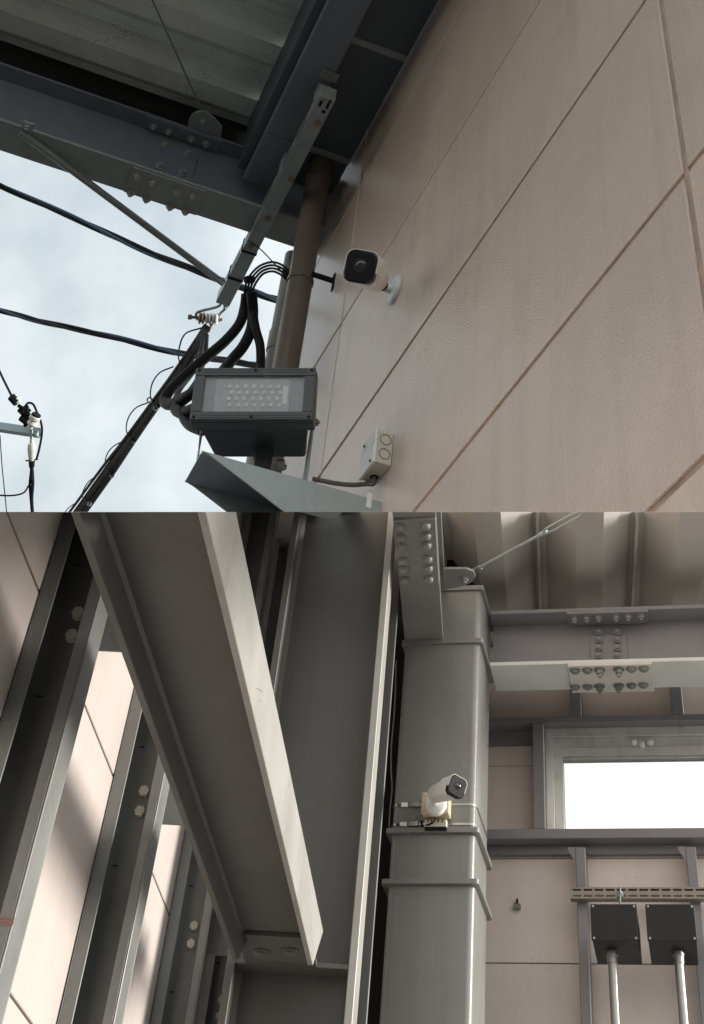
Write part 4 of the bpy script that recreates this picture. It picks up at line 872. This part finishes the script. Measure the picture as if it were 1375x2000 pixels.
# girder along the end wall
gd = thing('girder', 'slate grey girder right of the column above the window, spliced with pale bolted plates', 'beam', Rf(0, -4.865, 3.9))
GN, GFar = -4.760, -4.972
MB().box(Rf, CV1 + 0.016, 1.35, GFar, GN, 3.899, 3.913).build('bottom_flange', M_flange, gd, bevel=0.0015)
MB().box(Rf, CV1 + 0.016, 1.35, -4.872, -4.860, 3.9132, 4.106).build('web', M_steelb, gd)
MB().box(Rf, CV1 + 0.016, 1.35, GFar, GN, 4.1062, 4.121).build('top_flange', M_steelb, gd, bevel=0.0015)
sp = MB().box(Rf, -0.352, -0.036, GFar - 0.004, GN + 0.004, 3.887, 3.8987).build('splice_plate', M_plate, gd, bevel=0.0012)
for i, x in enumerate((1123, 1147, 1171, 1208, 1233, 1257)):
    for y in (1309 - (x - 1123) * 0.03, 1341 - (x - 1123) * 0.03):
        bolt(B_nut if i in (2, 3) else B_domep, oZ(x, y, 3.887), -Z, sp)
va, vbb = Rc(oR(1153, 1255, -4.855))[0], Rc(oR(1224, 1255, -4.855))[0]
sp = MB().box(Rf, va, vbb, -4.8598, -4.852, 3.925, 4.055).build('web_plate', M_steelb, gd, bevel=0.001)
for x in (1170, 1206):
    for y in (1237, 1252, 1268, 1283): bolt(B_web, oR(x, y, -4.852), rN, sp)
va, vbb = Rc(oZ(1106, 1195, 4.097))[0], Rc(oZ(1266, 1190, 4.097))[0]
sp = MB().box(Rf, va, vbb, -4.852, GN + 0.002, 4.097, 4.1058).build('splice_plate', M_steelb, gd, bevel=0.001)
for x, y in ((1122, 1206), (1146, 1205), (1169, 1204), (1203, 1203), (1227, 1202), (1252, 1201)): bolt(B_web, oZ(x, y, 4.097), -Z, sp)

# warm white folded roof
rr_ = thing('inner_roof', 'warm white folded roof sheets over the end wall with narrow seams', 'roof', Rf(0, -5, 4.6))
_a = Rc(oZ(1052, 1000, 4.37)); _b = Rc(oZ(1058, 1160, 4.37)); _c = Rc(oZ(1250, 1000, 4.37)); DV0 = _a[0]; DR0 = _a[1]; RK = (_b[0] - _a[0]) / (_b[1] - _a[1]); Per = _c[0] - _a[0]
def Df(v, d, z): return Rf(v + (d - DR0) * RK, d, z)
for k in range(-2, 4):
    a = DV0 + k * Per; b = a + Per
    prof = [(a + 0.0005, 0.13), (a + 0.025, 0.13), (a + 0.145, 0.0), (b - 0.145, 0.0), (b - 0.025, 0.13), (b - 0.012, 0.13), (b - 0.012, 0.085), (b - 0.0005, 0.085), (b - 0.0005, 0.142), (b - 0.025, 0.142), (b - 0.145, 0.012), (a + 0.145, 0.012), (a + 0.025, 0.142), (a + 0.0005, 0.142)]
    prof = [(v, 4.285 + z) for v, z in prof]
    MB().prism([Df(v, -6.0, z) for v, z in prof], Df(0, -3.0, 0) - Df(0, -6.0, 0)).build('roof_sheet', M_rdeck, rr_, clip=-1)

MB().box(Rf, -1.8, 1.6, -6.0, -4.4, 4.47, 4.475).build('cover_sheet', M_rdeck, rr_, clip=-1)
# ================================================================== camera on the box column, switch box, bands
sb = thing('switch_box', 'beige square plastic box strapped to the grey column, under the small white camera', 'box', Rf(-0.8, DC, 3.3))
bl, br_ = Rc(oR(823, 1575, DC + 0.06)), Rc(oR(877, 1575, DC + 0.06))
zt_, zb_ = Rc(oR(850, 1547, DC + 0.06))[2], Rc(oR(850, 1589, DC + 0.06))[2]
MB().box(Rf, bl[0] + 0.001, br_[0] - 0.001, DC + 0.004, DC + 0.052, zb_ + 0.001, zt_ - 0.001).build('box_body', M_beige, sb, bevel=0.003, seg=2)
MB().box(Rf, bl[0], br_[0], DC + 0.0523, DC + 0.06, zb_, zt_).build('box_lid', M_beige, sb, bevel=0.003, seg=2)
for v in (bl[0] + 0.008, br_[0] - 0.008):
    for z in (zb_ + 0.008, zt_ - 0.008): bolt(B_screw, Rf(v, DC + 0.06, z), rN, sb, 'lid_screw')
q0, q1 = Rc(oR(829, 1600, DC + 0.03)), Rc(oR(872, 1609, DC + 0.03))
MB().box(Rf, q0[0], q1[0], DC + 0.004, DC + 0.03, q1[2] - 0.008, q0[2]).build('gland_plate', M_cream, sb, bevel=0.002)
for x in (836, 843, 856, 864):
    p = oR(x, 1603, DC + 0.0305); MB().obox(p, rU, rN, Z, 0.0015, 0.001, 0.005).build('gland_slot', M_black, sb)
MB().box(Rf, q0[0] + 0.002, q1[0], DC + 0.003, DC + 0.028, q1[2] - 0.016, q1[2] - 0.0085).build('base_foot', M_rub, sb)
MB().tube(spline([oR(852, 1598, DC + 0.045), oR(846, 1606, DC + 0.05), oR(836, 1611, DC + 0.035), oR(824, 1613, DC + 0.012)]), 0.003, 6).build('cable', M_rub, sb)
cbase = oR(852, 1572, DC + 0.0605)
fcm, bkm = oR(889, 1538, DC + 0.26), oR(846, 1552, DC + 0.12)
security_camera('small white bullet camera on the beige box strapped to the grey column', fcm, bkm, 0.0305, cbase, rN, (Z * 0.95 + rU * 0.28), 0.037, M_white, M_white, oR(850, 1559, DC + 0.105))
for lab, ya, yb in (('upper steel band strapped round the grey column behind the beige box', 1572, 1570), ('lower steel band strapped round the grey column below the beige box', 1610, 1608)):
    z = Rc(oR(800, ya, DC + 0.002))[2]
    o = thing('steel_band', lab, 'band', Rf(-0.8, DC, z), 'steel bands round the column')
    ri = rrect(CV0 - 0.0005, CV1 + 0.0005, CD0 - 0.0005, DC + 0.0005, z - 0.0035, 0.0245); ro = rrect(CV0 - 0.003, CV1 + 0.003, CD0 - 0.003, DC + 0.003, z - 0.0035, 0.027)
    n = len(ri); vs_ = ri + ro + [p + Z * 0.007 for p in ri] + [p + Z * 0.007 for p in ro]; fs = []
    for k in range(n):
        j = (k + 1) % n
        fs += [(k, j, n + j, n + k), (2 * n + k, 2 * n + j, 3 * n + j, 3 * n + k), (n + k, n + j, 3 * n + j, 3 * n + k), (k, j, 2 * n + j, 2 * n + k)]
    MB().add(vs_, fs).build('band', M_stain, o)
    v0 = CV0 + 0.05
    MB().box(Rf, v0 + 0.012, v0 + 0.045, DC + 0.0032, DC + 0.010, z - 0.009, z + 0.009).build('buckle', M_stain, o, bevel=0.002)
    MB().box(Rf, v0 - 0.02, v0 + 0.003, DC + 0.0032, DC + 0.008, z - 0.008, z + 0.006).build('band_end', M_white, o, bevel=0.001)
    MB().box(Rf, v0 + 0.052, v0 + 0.058, DC + 0.0032, DC + 0.009, z - 0.010, z + 0.010).build('band_clip', M_rub, o)
# hanging wire in the gap
tag(MB().tube(spline([oR(774, 1290, DC - 0.05), oR(771, 1380, DC - 0.05), oR(765, 1450, DC - 0.05), oR(764, 1500, DC - 0.05), oR(766, 1540, DC - 0.05), oR(762, 1580, DC - 0.05), oR(760, 1614, DC - 0.05)]), 0.0028, 6).build('signal_wire', mat('grey_wire', (0.3, 0.27, 0.23), 0.5)), 'thin pale wire hanging in the dark gap left of the box column', 'wire')
